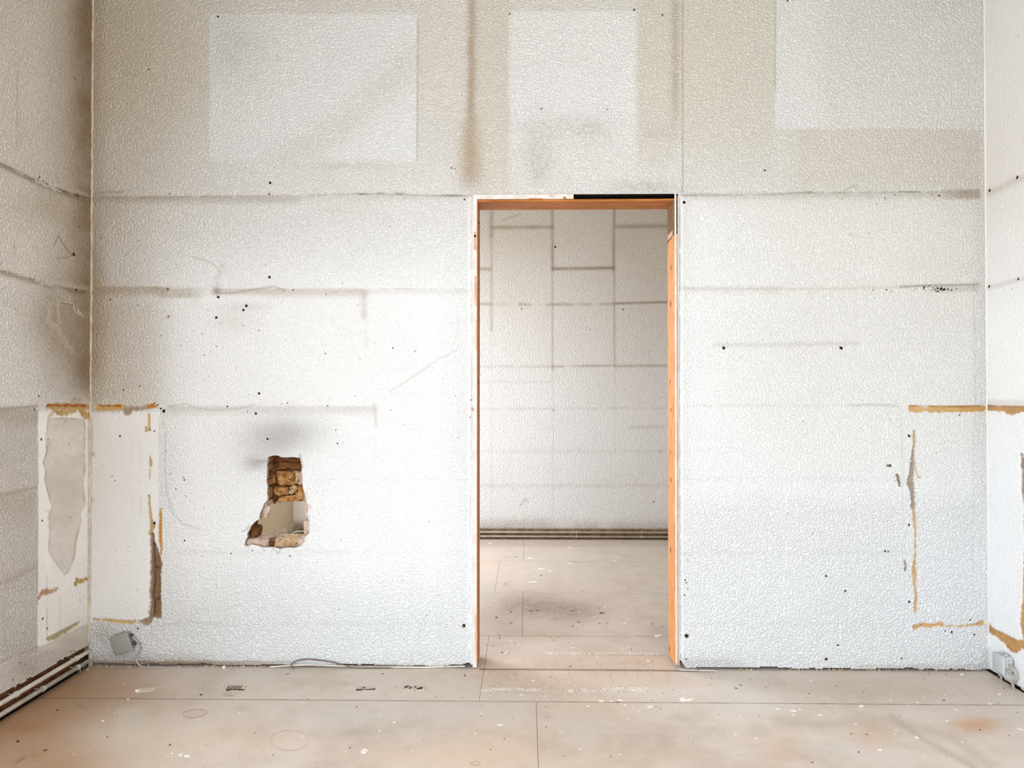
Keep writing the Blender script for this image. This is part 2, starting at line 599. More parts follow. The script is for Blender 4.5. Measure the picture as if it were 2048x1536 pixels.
def paint_back(U, V, X, Y, Z):
    p = Paint(U, V, (234, 235, 234))
    n_big = fbm(U / 170, V / 170, 3)
    n_mid = fbm(U / 60, V / 60, 8)
    # nicotine-yellowed upper half; tan at the left also paints in the corner's shade
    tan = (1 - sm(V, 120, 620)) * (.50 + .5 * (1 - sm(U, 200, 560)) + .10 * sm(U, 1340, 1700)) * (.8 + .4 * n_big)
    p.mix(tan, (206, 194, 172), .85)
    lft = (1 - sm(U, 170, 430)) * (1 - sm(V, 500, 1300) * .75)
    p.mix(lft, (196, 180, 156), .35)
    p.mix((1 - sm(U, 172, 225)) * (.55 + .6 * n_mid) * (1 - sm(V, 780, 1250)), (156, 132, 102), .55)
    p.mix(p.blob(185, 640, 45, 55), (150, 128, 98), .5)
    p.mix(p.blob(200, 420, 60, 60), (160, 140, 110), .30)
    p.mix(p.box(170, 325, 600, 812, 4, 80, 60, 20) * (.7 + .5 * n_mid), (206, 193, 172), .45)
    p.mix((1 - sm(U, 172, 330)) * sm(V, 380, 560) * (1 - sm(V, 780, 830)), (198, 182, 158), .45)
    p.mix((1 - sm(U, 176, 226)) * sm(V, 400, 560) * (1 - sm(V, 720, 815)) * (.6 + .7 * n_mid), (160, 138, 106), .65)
    p.mix((1 - sm(U, 176, 300)) * sm(V, 830, 900) * (1 - sm(V, 1100, 1300)), (206, 198, 186), .35)
    rgt = sm(U, 1700, 1960) * (1 - sm(V, 500, 900))
    p.mix(rgt, (206, 200, 186), .45)
    p.mix(p.blob(1950, 340, 60, 90), (200, 176, 152), .5)
    p.mix(p.blob(1900, 20, 130, 40), (176, 172, 152), .6)
    p.mix(sm(U, 1360, 1650) * (1 - sm(V, 700, 1250)), (221, 219, 212), .65)  # upper right painted greyer to bring down the light there
    p.mix(p.box(1360, 1551, -60, 330, 30, 30, 10, 160), (208, 200, 178), .35)
    # clean rectangles where pictures hung
    gA = p.box(419, 835, 26, 322, 4, 3, 6, 18, 2.0, 1)
    p.mix(gA, (236, 237, 236), .80)
    p.mix(p.blob(470, 90, 60, 70) * gA, (206, 206, 200), .45)
    p.mix(p.line([(830, 120), (700, 240), (560, 330)], 38) * gA, (216, 213, 206), .5)
    p.mix(p.line([(836, 40), (834, 320)], 1.6), (176, 160, 136), .6)
    p.mix(p.line([(422, 26), (836, 28)], 1.6, 3, .5), (196, 184, 164), .4)
    gB = p.box(1017, 1274, 22, 300, 4, 12, 6, 160, 2.0, 2)
    p.mix(gB, (236, 236, 234), .80)
    gC = p.box(1551, 1990, -80, 257, 4, 5, 5, 5, 2.0, 4)
    p.mix(gC, (226, 226, 221), .50)
    p.mix(gC * p.box(1546, 1640, -80, 270, 2, 60, 2, 2), (236, 237, 236), .4)
    p.mix(p.line([(1551, 0), (1550, 180)], 1.6), (176, 166, 142), .6)
    p.mix(p.line([(1610, 259), (1860, 259)], 1.6, 5, .4), (196, 186, 164), .5)
    p.mix(p.box(1580, 1960, 259, 380, 80, 4, 2, 50), (208, 200, 182), .45)
    # soot down the two seams over the doorway
    w = 10 + 10 * sm(V, 180, 380)
    sm1 = np.exp(-((U - 944 - (fbm(V / 40, U * 0, 2) - .5) * 8) / w) ** 2) * (1 - sm(V, 330, 400)) * (.75 + .5 * n_mid)
    p.mix(sm1, (168, 144, 112), .66)
    p.mix(np.exp(-((U - 940) / 24) ** 2) * sm(V, 200, 300) * (1 - sm(V, 340, 405)), (188, 168, 140), .6)
    p.mix(np.exp(-((U - 1350) / 9) ** 2) * (1 - sm(V, 170, 320)) * (.7 + .6 * n_mid), (176, 158, 132), .65)
    p.mix(p.box(950, 1020, -50, 390, 30, 20, 2, 60), (212, 202, 182), .45)
    p.mix(p.box(1274, 1352, -50, 330, 20, 30, 2, 90), (212, 203, 184), .45)
    p.mul(p.line([(1365.5, -10), (1365.5, 385)], 1.4), (150, 140, 124), .5)
    spk = fbm(U / 5, V / 5, 60, 2)
    for cx, cy, rx, ry, k in ((1080, 300, 26, 46, .34), (1180, 262, 40, 22, .26), (1130, 250, 70, 16, .20), (1076, 345, 16, 20, .22), (1290, 376, 70, 12, .45),
                              (690, 332, 60, 6, .22), (1320, 268, 30, 10, .2)):
        p.mix(p.blob(cx, cy, rx * 1.2, ry * 1.2, .9) * (.45 + .55 * sm(spk, .30, .70)), (156, 148, 134), k * .9)
    # level ghost lines of old shelving and of the paper joints
    B = (170, 154, 132)

    def ghost(pts, w, k, rgb=B, seed=0, brk=0.0, below=True):
        p.mix(p.line(pts, w, seed, brk), rgb, k)

    def band(u0, u1, vtop, h, k, rgb=B, soft=10):
        p.mix(p.box(u0, u1, vtop, vtop + h, soft * 3, soft * 3, 4, h * 1.2) * (.7 + .6 * n_mid), rgb, k)
    ghost([(178, 397), (330, 394), (560, 391), (720, 388), (950, 393)], 1.5, .45, (130, 116, 98), 4, .4)
    band(185, 600, 392, 14, .42)
    band(600, 945, 390, 10, .15)
    for cx, cy, rx in ((725, 388, 14), (760, 387, 10), (800, 387, 12), (905, 391, 26)):
        p.mix(p.blob(cx, cy, rx, 1.8), (90, 86, 80), .7)
    ghost([(180, 390), (215, 384), (245, 384)], 2, .5, (140, 124, 102), 2, .3)
    ghost([(1362, 391), (1500, 390), (1620, 386), (1820, 384), (1958, 384)], 1.7, .55, (128, 120, 106), 9, .45)
    band(1365, 1958, 385, 12, .28)
    p.mix(p.box(1900, 1960, 378, 398, 60, 3, 6, 8), (150, 128, 104), .5)
    p.mix(p.line([(1797, 384), (1842, 384)], 1.3), (70, 68, 62), .8)
    p.mix(p.line([(1580, 386), (1625, 384)], 1.2), (96, 92, 84), .6)
    ghost([(1690, 381), (1702, 374), (1712, 372), (1716, 382)], 1.2, .5, (120, 112, 100))
    band(176, 330, 573, 17, .66, (176, 154, 126))
    p.mix(p.box(320, 400, 576, 596, 10, 60, 8, 8), (176, 158, 132), .5)
    band(430, 735, 577, 15, .48, (182, 166, 144))
    band(735, 945, 578, 10, .16)
    ghost([(432, 588), (470, 585), (515, 578), (545, 573), (570, 580)], 2.2, .5, (150, 136, 116))
    ghost([(760, 577), (860, 578), (940, 577)], 1.4, .35, (150, 140, 124), 3, .5)
    ghost([(728, 586), (728, 632)], 6, .34)
    ghost([(732, 640), (732, 690)], 4, .13)
    p.mix(p.blob(433, 582, 9, 7), (120, 106, 86), .65)
    ghost([(445, 530), (436, 560), (433, 580)], 5, .22)
    ghost([(388, 514), (420, 524), (433, 534), (440, 546)], 1.6, .35, (150, 142, 130))
    p.mix(p.box(405, 530, 590, 612, 16, 30, 10, 8), (242, 242, 240), .5)
    p.mix(p.blob(495, 612, 40, 10), (196, 192, 184), .4)
    p.mix(p.blob(470, 640, 40, 24), (214, 210, 202), .4)
    ghost([(1362, 577), (1500, 578), (1700, 577), (1840, 572), (1958, 569)], 3.5, .24)
    band(1362, 1560, 572, 14, .14)
    ghost([(1800, 574), (1850, 571), (1958, 569)], 1.8, .6, (110, 104, 94))
    p.mix(p.box(1860, 1958, 572, 584, 40, 3, 6, 8), (170, 164, 150), .4)
    ghost([(1430, 689), (1520, 690), (1640, 688), (1715, 687)], 4.5, .28, (168, 162, 152))
    band(332, 755, 812, 16, .36, (186, 176, 162))
    ghost([(338, 812), (372, 808), (400, 818), (430, 820), (480, 817), (510, 808)], 1.8, .38, (156, 146, 132))
    ghost([(748, 808), (752, 850)], 4, .28)
    ghost([(752, 850), (752, 1100)], 2.5, .06)
    ghost([(1366, 811), (1600, 811), (1700, 810), (1800, 812)], 3, .22, (176, 170, 160), 2, .3)
    ghost([(1700, 811), (1745, 809), (1790, 811)], 2.2, .32, (150, 144, 134))
    for v, k in ((958, .14), (1105, .20), (1248, .20)):
        ghost([(1368, v), (1600, v), (1810, v - 1)], 4.5, k, (178, 176, 172), 3, .2)
        ghost([(640, v), (800, v), (940, v)], 4.0, k * .7, (178, 176, 172), 7, .3)
    ghost([(360, 1105), (700, 1103)], 6, .14, (178, 176, 172))
    ghost([(190, 1247), (940, 1246)], 5, .12, (178, 176, 172))
    ghost([(1470, 1100), (1470, 1290)], 2, .07)
    ghost([(1712, 420), (1712, 700)], 1.6, .09, (150, 146, 138), 3, .3)
    ghost([(1473, 400), (1473, 560)], 1.4, .06)
    ghost([(1803, 840), (1806, 1000), (1808, 1180), (1808, 1300)], 1.3, .32, (150, 144, 136), 5, .3)
    ghost([(1948, 560), (1950, 800), (1946, 1080), (1944, 1330)], 1.5, .34, (150, 144, 136), 5, .3)
    p.mix(sm(U, 1850, 1965) * sm(V, 560, 800), (216, 215, 210), .30)
    ghost([(640, 420), (780, 428)], 3, .08)
    # thin curved lines and hairline cracks
    ghost([(331, 870), (330, 930), (333, 985), (345, 1025), (365, 1048), (400, 1058)], 1.7, .34, (150, 148, 142))
    ghost([(780, 782), (830, 752), (870, 722), (910, 702)], 2, .26, (156, 150, 140))
    ghost([(905, 690), (918, 660), (915, 640)], 2, .16, (156, 150, 140))
    ghost([(330, 870), (326, 820)], 2, .15)
    # soot above the hole
    p.mix(p.blob(572, 868, 70, 34) * (.75 + .5 * n_mid), (120, 116, 110), .52)
    p.mix(p.blob(545, 890, 50, 30), (120, 116, 110), .30)
    p.mix(p.blob(512, 926, 26, 13), (96, 92, 86), .55)
    p.mix(p.line([(515, 922), (536, 922)], 1.5), (70, 64, 58), .6)
    p.mix(p.blob(520, 905, 60, 60), (190, 186, 180), .35)
    for q in ([(545, 1097), (552, 1103), (556, 1108), (560, 1100), (562, 1096)], [(524, 1093), (530, 1102)], [(597, 914), (603, 918), (604, 927)], [(598, 909), (602, 914)], [(484, 1063), (495, 1058), (498, 1050)]):
        p.mix(p.line(q, 1.2), (110, 84, 60), .7)
    for q in ([(603, 925, 2), (606, 938, 2)], [(612, 985, 2), (612, 998, 2)], [(617, 1010, 4), (622, 1018, 2)], [(618, 1030, 2), (619, 1060, 2)], [(604, 1088, 3), (612, 1080, 3)], [(492, 1094, 2), (500, 1092, 3)]):
        p.mix(p.strip(q, 1.5, 1.5, 7), (214, 196, 182), .8)
    # smooth grey fields inside the torn-off frame outlines
    inn = p.box(178, 318, 824, 1240, 3, 5, 4, 5, 3, 6)
    p.mix(inn, (216, 214, 209), .55)
    p.chip = p.chip * (1 - inn * .75)
    p.chip = p.chip * (1 - .40 * p.box(330, 930, 520, 1180, 160, 160, 200, 200))
    p.chip = p.chip * (1 - .25 * p.box(1370, 1950, 400, 1000, 60, 30, 60, 60))
    for u in (264, 281):
        ghost([(u, 880), (u, 1030)], 1.1, .3, (160, 152, 142), u, .6)
    for cx, cy in ((185, 909), (182, 1000)):
        p.mix(p.blob(cx, cy, 6, 4), (130, 124, 116), .6)
    p.mix(p.strip([(184, 855, 2), (183, 895, 3)], 1, 2), (176, 166, 150), .5)
    # dirt along the foot of the wall
    dirt = sm(V, 1296, 1330) * (.4 + .9 * n_mid)
    p.mix(dirt * (.35 + .65 * ((U < 430) | ((U > 1352) & (U < 1480)))), (170, 160, 148), .75)
    p.mix(p.box(180, 600, 1322, 1345, 4, 160, 4, 2, 3, 9), (150, 126, 100), .85)
    p.mix(p.box(600, 948, 1327, 1345, 60, 4, 4, 2, 2, 9), (190, 178, 166), .8)
    p.mix(p.box(1352, 1480, 1318, 1345, 4, 60, 8, 2, 4, 9), (170, 160, 150), .8)
    p.mix(p.box(1700, 1968, 1329, 1345, 120, 4, 4, 2, 2, 9), (156, 138, 120), .8)
    p.mix(p.blob(205, 1270, 26, 20), (186, 178, 166), .5)
    p.mix(p.blob(240, 1312, 40, 16), (188, 182, 172), .5)
    # bluish cold white low down, painting in the cool sky light
    p.mix(sm(V, 760, 1250) * sm(U, 330, 700), (236, 241, 244), .6)
    # painted ragged edge beside the frame
    for u0, u1 in ((935, 946), (1358, 1366)):
        p.mix(p.box(u0, u1, 392, 1330, 2, 2, 3, 3, 1.5, 12), (236, 236, 233), .2)
        p.chip = p.chip * (1 - .35 * p.box(u0, u1, 392, 1330, 2, 2, 3, 3))
    ghost([(942, 400), (943, 800), (938, 1320)], 1.1, .45, (140, 132, 122), 3, .45)
    ghost([(1360, 395), (1359, 800), (1361, 1318)], 1.2, .55, (120, 106, 92), 3, .35)
    p.mix(p.box(940, 1150, 384, 391, 3, 3, 2, 2, 1, 3), (222, 216, 208), .6)
    # torn-off battens: bare plaster
    OR, TN, PK, YL = (206, 134, 46), (222, 186, 124), (196, 172, 152), (224, 192, 120)
    m = p.strip([(196, 817, 5), (215, 815, 6), (245, 815, 6), (252, 818, 7)], 2.4, 2, 11)
    p.gouge(m, .004, TN, 'ochre bare plaster where a batten was torn off')
    p.mix(p.strip([(198, 811.5, 1.6), (240, 811.5, 2.2)], 1.5, 1.5, 5), (196, 108, 22), .95)
    m = p.strip([(250, 818, 5), (254, 824, 7), (262, 816, 5), (276, 818, 4), (290, 814, 5), (302, 815, 4)], 2.4, 2, 12)
    p.gouge(m, .005, PK, 'pinkish grey bare plaster')
    m = p.strip([(296, 813, 3.5), (306, 811, 4.5), (312, 813, 2.5)], 1.5, 1.5, 13)
    p.gouge(m, .004, (214, 140, 58), 'orange bare plaster')
    m = p.strip([(298, 829, 2.2), (298.5, 860, 2.2)], .6, 1.4, 14)
    p.gouge(m, .003, TN, 'thin tan scrape')
    m = p.strip([(292, 854, 2), (293, 861, 3)], 1, 1.4, 15)
    p.gouge(m, .003, TN, None)
    m = np.maximum(p.strip([(299, 910, 1), (301, 922, 3), (302, 930, 3)], 1, 1.4, 16), p.strip([(300, 938, 1.5), (299, 958, 1)], 1, 1.4, 17))
    p.gouge(m, .003, (222, 194, 140), None)
    m = p.strip([(298, 992, 2), (300, 1020, 2.5), (303, 1045, 3.2), (305, 1052, 6), (302, 1060, 4), (300, 1068, 4)], 1.4, 1.8, 18)
    p.gouge(m, .004, (222, 190, 134), 'tan scraped plaster')
    m = p.strip([(320.5, 1018, 1.5), (321, 1035, 3), (320, 1060, 3.2), (321, 1085, 3), (322, 1100, 2.4), (321, 1108, 2)], 1.6, 1.5, 19)
    p.gouge(m, .004, (220, 158, 72), 'orange bare plaster beside the chase')
    ch = [(300, 1068), (306, 1066), (310, 1085), (315, 1100), (319, 1112), (323, 1130), (320, 1140), (321, 1170), (320, 1195), (321, 1215), (323, 1236),
          (315, 1238), (307, 1234), (303, 1243), (297, 1250), (286, 1250), (276, 1244), (284, 1240), (296, 1236), (298, 1222), (300, 1200), (297, 1183),
          (299, 1170), (300, 1150), (301, 1120), (300, 1090)]
    m = p.poly(ch, 1.6, 2.6, 20, 3.5)
    p.gouge(m, .013, (168, 138, 108), 'brown chase cut into the wall', 'wall_chase', 1.0, .12)
    p.mix(m * p.strip([(314, 1112, 4), (314, 1160, 7), (313, 1195, 7), (311, 1228, 5)], 2, 2, 3), (150, 116, 82), .8)
    p.mix(m * p.box(270, 304, 1236, 1252, 3, 3, 3, 3), (196, 168, 146), .8)
    p.mix(p.line([(305, 1086), (306.5, 1108), (307, 1140), (307, 1165), (305, 1182), (303, 1194), (307, 1203), (306, 1230)], 1.5), (62, 34, 14), .95)
    p.mix(p.line([(320, 1165), (320, 1197)], 1.2), (62, 34, 14), .8)
    p.mix(m * p.blob(312, 1136, 5, 3), (90, 58, 30), .8)
    p.mix(m * p.blob(314, 1199, 4, 3), (50, 30, 16), .8)
    p.depth = p.depth + .006 * p.line([(305, 1086), (307, 1140), (307, 1165), (303, 1194), (307, 1203), (306, 1230)], 1.6)
    m = p.strip([(189, 1238, 3), (198, 1239, 2)], 1, 1.5, 21)
    p.gouge(m, .003, (214, 182, 138), None)
    m = p.strip([(205, 1239, 2.4), (232, 1243, 3), (248, 1244, 4), (262, 1245, 4.5), (268, 1243, 3)], 1.6, 1.6, 22)
    p.gouge(m, .004, (222, 194, 136), 'yellowish scraped plaster strip')
    # right-hand outline
    m = p.strip([(1823, 817, 6.5), (1880, 818, 6.8), (1966, 817, 6.2)], 1.9, 1.6, 23, 4.5) * sm(V, 810.4, 812)
    m = np.maximum(m, p.strip([(1822, 818, 4), (1838, 821, 5), (1845, 818, 3)], 1.5, 1.5, 24))
    p.gouge(m, .004, (222, 184, 122), 'ochre bare plaster strip where a batten was torn off')
    p.mix(p.strip([(1925, 817, 6), (1966, 817, 6)], 1, 2, 2) * m, (214, 164, 96), .7)
    p.mix(p.line([(1818, 811.5), (1860, 812.5), (1925, 813.5), (1964, 811)], 1.3, 4, .3), (140, 84, 40), .85)
    p.mix(p.blob(1852, 814, 6, 4), (226, 220, 208), .8)
    m = p.strip([(1828, 863, 2.4), (1829, 878, 3), (1828, 893, 2)], 1.4, 1.5, 25)
    p.gouge(m, .003, (214, 186, 146), None)
    m = p.strip([(1827, 896, 1.5), (1826, 920, 3.5), (1823.5, 945, 5), (1821, 965, 6.5), (1826, 985, 4.5), (1827, 1015, 4)], 1.8, 1.6, 26)
    p.gouge(m, .007, (188, 170, 156), 'pinkish grey gouge in the plaster')
    m = p.strip([(1830, 925, 2), (1834, 950, 2), (1838, 955, 3)], 2, 1.5, 27)
    p.gouge(m, .003, (218, 192, 156), None)
    m = p.strip([(1828, 1020, 3), (1829, 1040, 3), (1831, 1070, 2), (1831, 1100, 2), (1830, 1120, 2), (1828, 1137, 4), (1830, 1160, 4), (1831, 1178, 2.5),
                 (1833, 1195, 2.8), (1831, 1212, 3), (1831, 1226, 1.6)], 1.5, 1.5, 28)
    p.gouge(m, .004, (222, 186, 134), 'tan scraped line of plaster')
    m = p.strip([(1830, 1254, 5.5), (1842, 1250, 5), (1862, 1252, 4), (1880, 1248, 4), (1888, 1252, 2), (1930, 1253, 1.2), (1940, 1251, 1.5), (1952, 1249, 3.5),
                 (1965, 1246, 5)], 1.8, 1.6, 29)
    p.gouge(m, .004, (226, 186, 132), 'ochre scraped plaster strip')
    # knocks at the right
    for pts in ([(1794, 950, 2), (1797, 960, 3.4), (1800, 971, 2.4)], [(1809, 1120, 1), (1812, 1133, 2), (1809, 1143, 1)], [(1775, 930, 2), (1782, 934, 1)]):
        m = p.strip(pts, 1.2, 1.4, 30)
        p.gouge(m, .004, (150, 128, 108), None, 'knock')
    # knocks at the left: screw plugs pulled out
    for cx, cy, r in ((335, 578, 2.6), (336, 633, 2.4), (538, 388, 2.2), (927, 1252, 3), (1375, 1273, 3), (275, 1258, 2)):
        m = np.clip((r - np.hypot(p.U - cx, p.V - cy) + 5 * (fbm(U / 2.6, V / 2.6, cx) - .5)) / 1.2 + .5, 0, 1)
        p.gouge(m, .005, (150, 110, 74), None, 'plug_hole')
    # overall grime
    p.col = p.col * (1 + .05 * (n_big[..., None] - .5) + .04 * (n_mid[..., None] - .5))
    return p


zb = lambda x: .007 + .007 * fbm(x * 14, x * 0, 41) + .005 * sm(fbm(x * 5, x * 0 + 3, 44), .55, .75)
SLX0, SLX1, SLZ0, SLZ1 = wx(1147, 400), wx(1347, 400), wz(401, 1250), wz(388, 1250)


def cut_back(x, z):
    c = (x > DX0) & (x < DX1) & (z < DZ1)
    c |= z < zb(x)
    pts = [tuple(at(u, v, 'y', 0)[[0, 2]]) for u, v in ((916, 1333), (928, 1327), (940, 1325), (943, 1345), (916, 1345))]
    c |= inside(x, z, pts)
    pts = [tuple(at(u, v, 'y', 0)[[0, 2]]) for u, v in ((1357, 1318), (1362, 1322), (1370, 1333), (1374, 1345), (1352, 1345))]
    c |= inside(x, z, pts)
    return c


xs = spaced([XL, DX0, DX1, XR], [.006, .012, .006])
xs = np.unique(np.concatenate([spaced([XL, DX0], [.0042]), spaced([DX0, DX1], [.006]), spaced([DX1, XR], [.0042])]))
zs = np.concatenate([spaced([0.004, DZ1], [.0042]), spaced([DZ1, 3.09], [.0055])[1:], [ZC]])
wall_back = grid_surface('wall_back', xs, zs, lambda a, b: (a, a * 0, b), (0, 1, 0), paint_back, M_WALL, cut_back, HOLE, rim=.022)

HX0, HX1, HZ0, HZ1 = -1.33, -.93, .47, 1.03
core = MB()
for x0, x1, z0, z1 in ((XL, HX0, .035, ZC), (HX0, HX1, .035, HZ0), (HX0, HX1, HZ1, ZC), (HX1, DX0, .035, ZC), (DX0, SLX0, DZ1, ZC),
                       (SLX0, DX1, SLZ1 + .002, ZC), (DX1, XR, .035, ZC)):
    core.box(x0, x1, .019, WT, z0, z1)
core.build('masonry_core', M_CORE, wall_back)
c2 = MB()
for x0, x1 in ((XL, DX0 - .003), (DX1 + .003, XR)):
    c2.box(x0, x1, .10, WT, 0, .035)
c2.box(SLX0, DX1, WT - .012, WT, SLZ0, SLZ1 + .002)
c2.box(SLX0 - .002, DX1, .012, WT, SLZ1 - .001, SLZ1 + .012)
c2.build('cavity_backing', M_DARK, wall_back)  # near-black lining puts the shade into the slot and base gap


# bricks inside the hole
def brick_mesh(sx, sy, sz, seed, amp=.006, cuts=5, slope=None):
    import bmesh
    rnd = random.Random(seed)
    bm = bmesh.new()
    bmesh.ops.create_cube(bm, size=1)
    bmesh.ops.subdivide_edges(bm, edges=bm.edges[:], cuts=cuts, use_grid_fill=True)
    o = [rnd.random() * 50 for _ in range(3)]
    for v in bm.verts:
        x, y, z = v.co
        k = max(abs(x), abs(y), abs(z))
        e = sum(1 for q in (x, y, z) if abs(abs(q) - .5) < .01)
        p = np.array([x * sx, y * sy, z * sz])
        j = np.array([vn(p[1] * 45 + o[0], p[2] * 45 + o[1]), vn(p[0] * 45 + o[1], p[2] * 45 + o[2]), vn(p[0] * 45 + o[2], p[1] * 45 + o[0])]) - .5
        j2 = np.array([vn(p[1] * 130 + o[0], p[2] * 130 + o[1]), vn(p[0] * 130 + o[1], p[2] * 130 + o[2]), vn(p[0] * 130 + o[2], p[1] * 130 + o[0])]) - .5
        p = p + j * 2 * amp + j2 * 1.3 * amp
        if e >= 2:
            p = p * (1 - .05 * (e - 1))
        if slope:
            p[2] += slope * (x)
        v.co = p
    me = bpy.data.meshes.new('brick')
    bm.to_mesh(me)
    bm.free()
    return me


def brick(x0, x1, y0, y1, z0, z1, mat, seed, amp=.006, label=None, name='brick', rot=(0, 0, 0), slope=None):
    me = brick_mesh(x1 - x0, y1 - y0, z1 - z0, seed, amp, 5, slope)
    o = link(name, me, mat, wall_back, False, ((x0 + x1) / 2, (y0 + y1) / 2, (z0 + z1) / 2), rot)
    if label:
        o['label'] = label
    return o


def hx(px, y):
    return at(px, 1000, 'y', y)[0]


def hz(py, y):
    return at(560, py, 'y', y)[2]


yb = .082
zt = [hz(v, yb) for v in (890, 925, 941, 972, 1003)]
# the leaf left standing at the back of the hole, course by course
brick(hx(520, yb), hx(625, yb), yb, WT - .004, zt[1] + .002, zt[0], M_BROWN, 1, .006, 'brown broken brick at the top')
brick(hx(546, yb), hx(625, yb), yb + .004, WT - .004, zt[2] + .003, zt[1] - .001, M_BROWN, 2, .006)
brick(hx(520, yb), hx(562, yb), yb + .012, WT - .004, zt[2] + .001, zt[1] - .016, M_BRICK, 3, .008)
brick(hx(552, yb), hx(588, yb), yb, WT - .004, zt[3] + .004, zt[2] - .003, M_BRICK, 4, .007)
brick(hx(588, yb), hx(602, yb), yb + .004, WT - .004, zt[3] + .006, zt[2] - .003, M_BRICK2, 5, .006, rot=(0, .10, 0))
brick(hx(601, yb), hx(630, yb), yb - .004, WT - .004, zt[3] + .003, zt[2] - .003, M_PLAS, 6, .006)
brick(hx(520, yb), hx(551, yb), yb + .014, WT - .004, zt[3] + .014, zt[2] - .012, M_BRICK, 7, .010)
brick(hx(548, yb), hx(577, yb), yb - .006, WT - .004, hz(990, yb), zt[3] - .005, M_BRICK, 8, .007)
brick(hx(576, yb), hx(592, yb), yb + .006, WT - .004, hz(988, yb), zt[3] - .006, M_BRICK2, 9, .008, rot=(0, -.18, 0))
brick(hx(592, yb), hx(632, yb), yb, WT - .004, hz(992, yb), zt[3] - .004, M_BRICK, 10, .009)
brick(hx(555, yb), hx(635, yb), yb + .004, WT - .004, zt[4], hz(990, yb) - .003, M_BRICK, 11, .008, slope=.012)
brick(hx(522, yb), hx(550, yb), yb + .02, WT - .004, hz(1006, yb), zt[3] - .006, M_BROWN, 12, .010)
mb = MB()
mb.box(hx(536, yb), HX1 - .004, .125, WT - .002, hz(1000, .13), HZ1 - .01)
mb.build('mortar_bed', M_BROWN, wall_back)
# left cheek of the hole
for k, (z0, z1, ed, mt) in enumerate(((hz(926, .05), hz(895, .05), 534, M_BRICK), (hz(943, .05), hz(927, .05), 534, M_BRICK), (hz(957, .05), hz(945, .05), 533, M_BRICK),
                                      (hz(972, .05), hz(959, .05), 534, M_BRICK), (hz(998, .05), hz(974, .05), 534, M_BRICK), (hz(1012, .05), hz(1000, .05), 532, M_PLAS),
                                      (hz(1040, .05), hz(1013, .05), 513, M_BRICK2), (hz(1056, .05), hz(1041, .05), 500, M_BROWN), (hz(1080, .05), hz(1057, .05), 497, M_BROWN))):
    e = (at(ed + 1.5, 1000, 'y', .022)[0])
    brick(HX0 + .004, e, .023, WT - .006 if k < 6 else .12, z0 + .001, z1 - .001, mt, 20 + k, .005)
brick(wx(494, 1060), wx(509, 1060), .03, .10, wz(1078), wz(1057), M_BROWN, 31, .007, 'dark brown brick stub in the lower left corner', rot=(0, .12, 0))
brick(wx(521), wx(534), .03, .06, wz(1038), wz(1014), M_PLAS, 32, .005, 'pale curl of plaster on the left edge', 'plaster_lump', rot=(0, .35, 0))
# sill of the hole
brick(wx(543, 1090), wx(594, 1090), .035, WT - .01, wz(1112), hz(1077, .035), M_BRICK2, 40, .005, 'pale brick forming the sill')
brick(wx(488, 1090), wx(530, 1090), .020, WT - .01, wz(1108), hz(1079, .02), M_PLAS, 41, .006, 'pinkish broken brick at the sill', rot=(0, .05, 0))
brick(wx(529, 1090), wx(544, 1090), .05, WT - .01, wz(1108), hz(1083, .05), M_BROWN, 42, .007)
brick(wx(592, 1090), wx(625, 1090), .022, WT - .01, wz(1112), hz(1076, .02), M_PLAS, 43, .006, rot=(0, -.12, 0))
brick(HX0 + .004, HX1 - .004, .024, WT - .004, HZ0 + .002, wz(1106), M_BROWN, 44, .004)
# right cheek
for k, (v0, v1, ed, mt) in enumerate(((940, 895, 606, M_PLAS), (972, 942, 607, M_BRICK2), (1003, 974, 609, M_BRICK2), (1036, 1005, 611, M_PLAS), (1074, 1038, 607, M_PLAS))):
    brick(at(ed, 1000, 'y', .03)[0], HX1 - .004, .026, WT - .006, hz(v0, .05) + .001, hz(v1, .05) - .001, mt, 50 + k, .005)


def holes_part(name, spots, axis, val, off, mat, parent, label=None, seed=1, seg=7):
    rnd = random.Random(seed)
    mb = MB()
    for u, v, r in spots:
        k = 'xyz'.index(axis)
        c = at(u, v, axis, val)
        e = [at(u + 1, v, axis, val) - c, at(u, v + 1, axis, val) - c]
        ring = []
        a0 = rnd.random() * 6
        for i in range(seg):
            a = a0 + i * 2 * math.pi / seg
            q = r * (.7 + .6 * rnd.random())
            # round on the wall itself
            du, dv = math.cos(a) * q, math.sin(a) * q
            s = np.linalg.norm(e[1])
            d = np.zeros(3)
            d[{'x': 1, 'y': 0, 'z': 0}[axis]] = du * s
            d[{'x': 2, 'y': 2, 'z': 1}[axis]] = dv * s
            ring.append(c + d + off)
        mb.add(ring + [c + np.array(off) * .2], [(i, (i + 1) % seg, seg) for i in range(seg)])
    o = mb.build(name, mat, parent)
    o['kind'] = 'stuff'
    return o


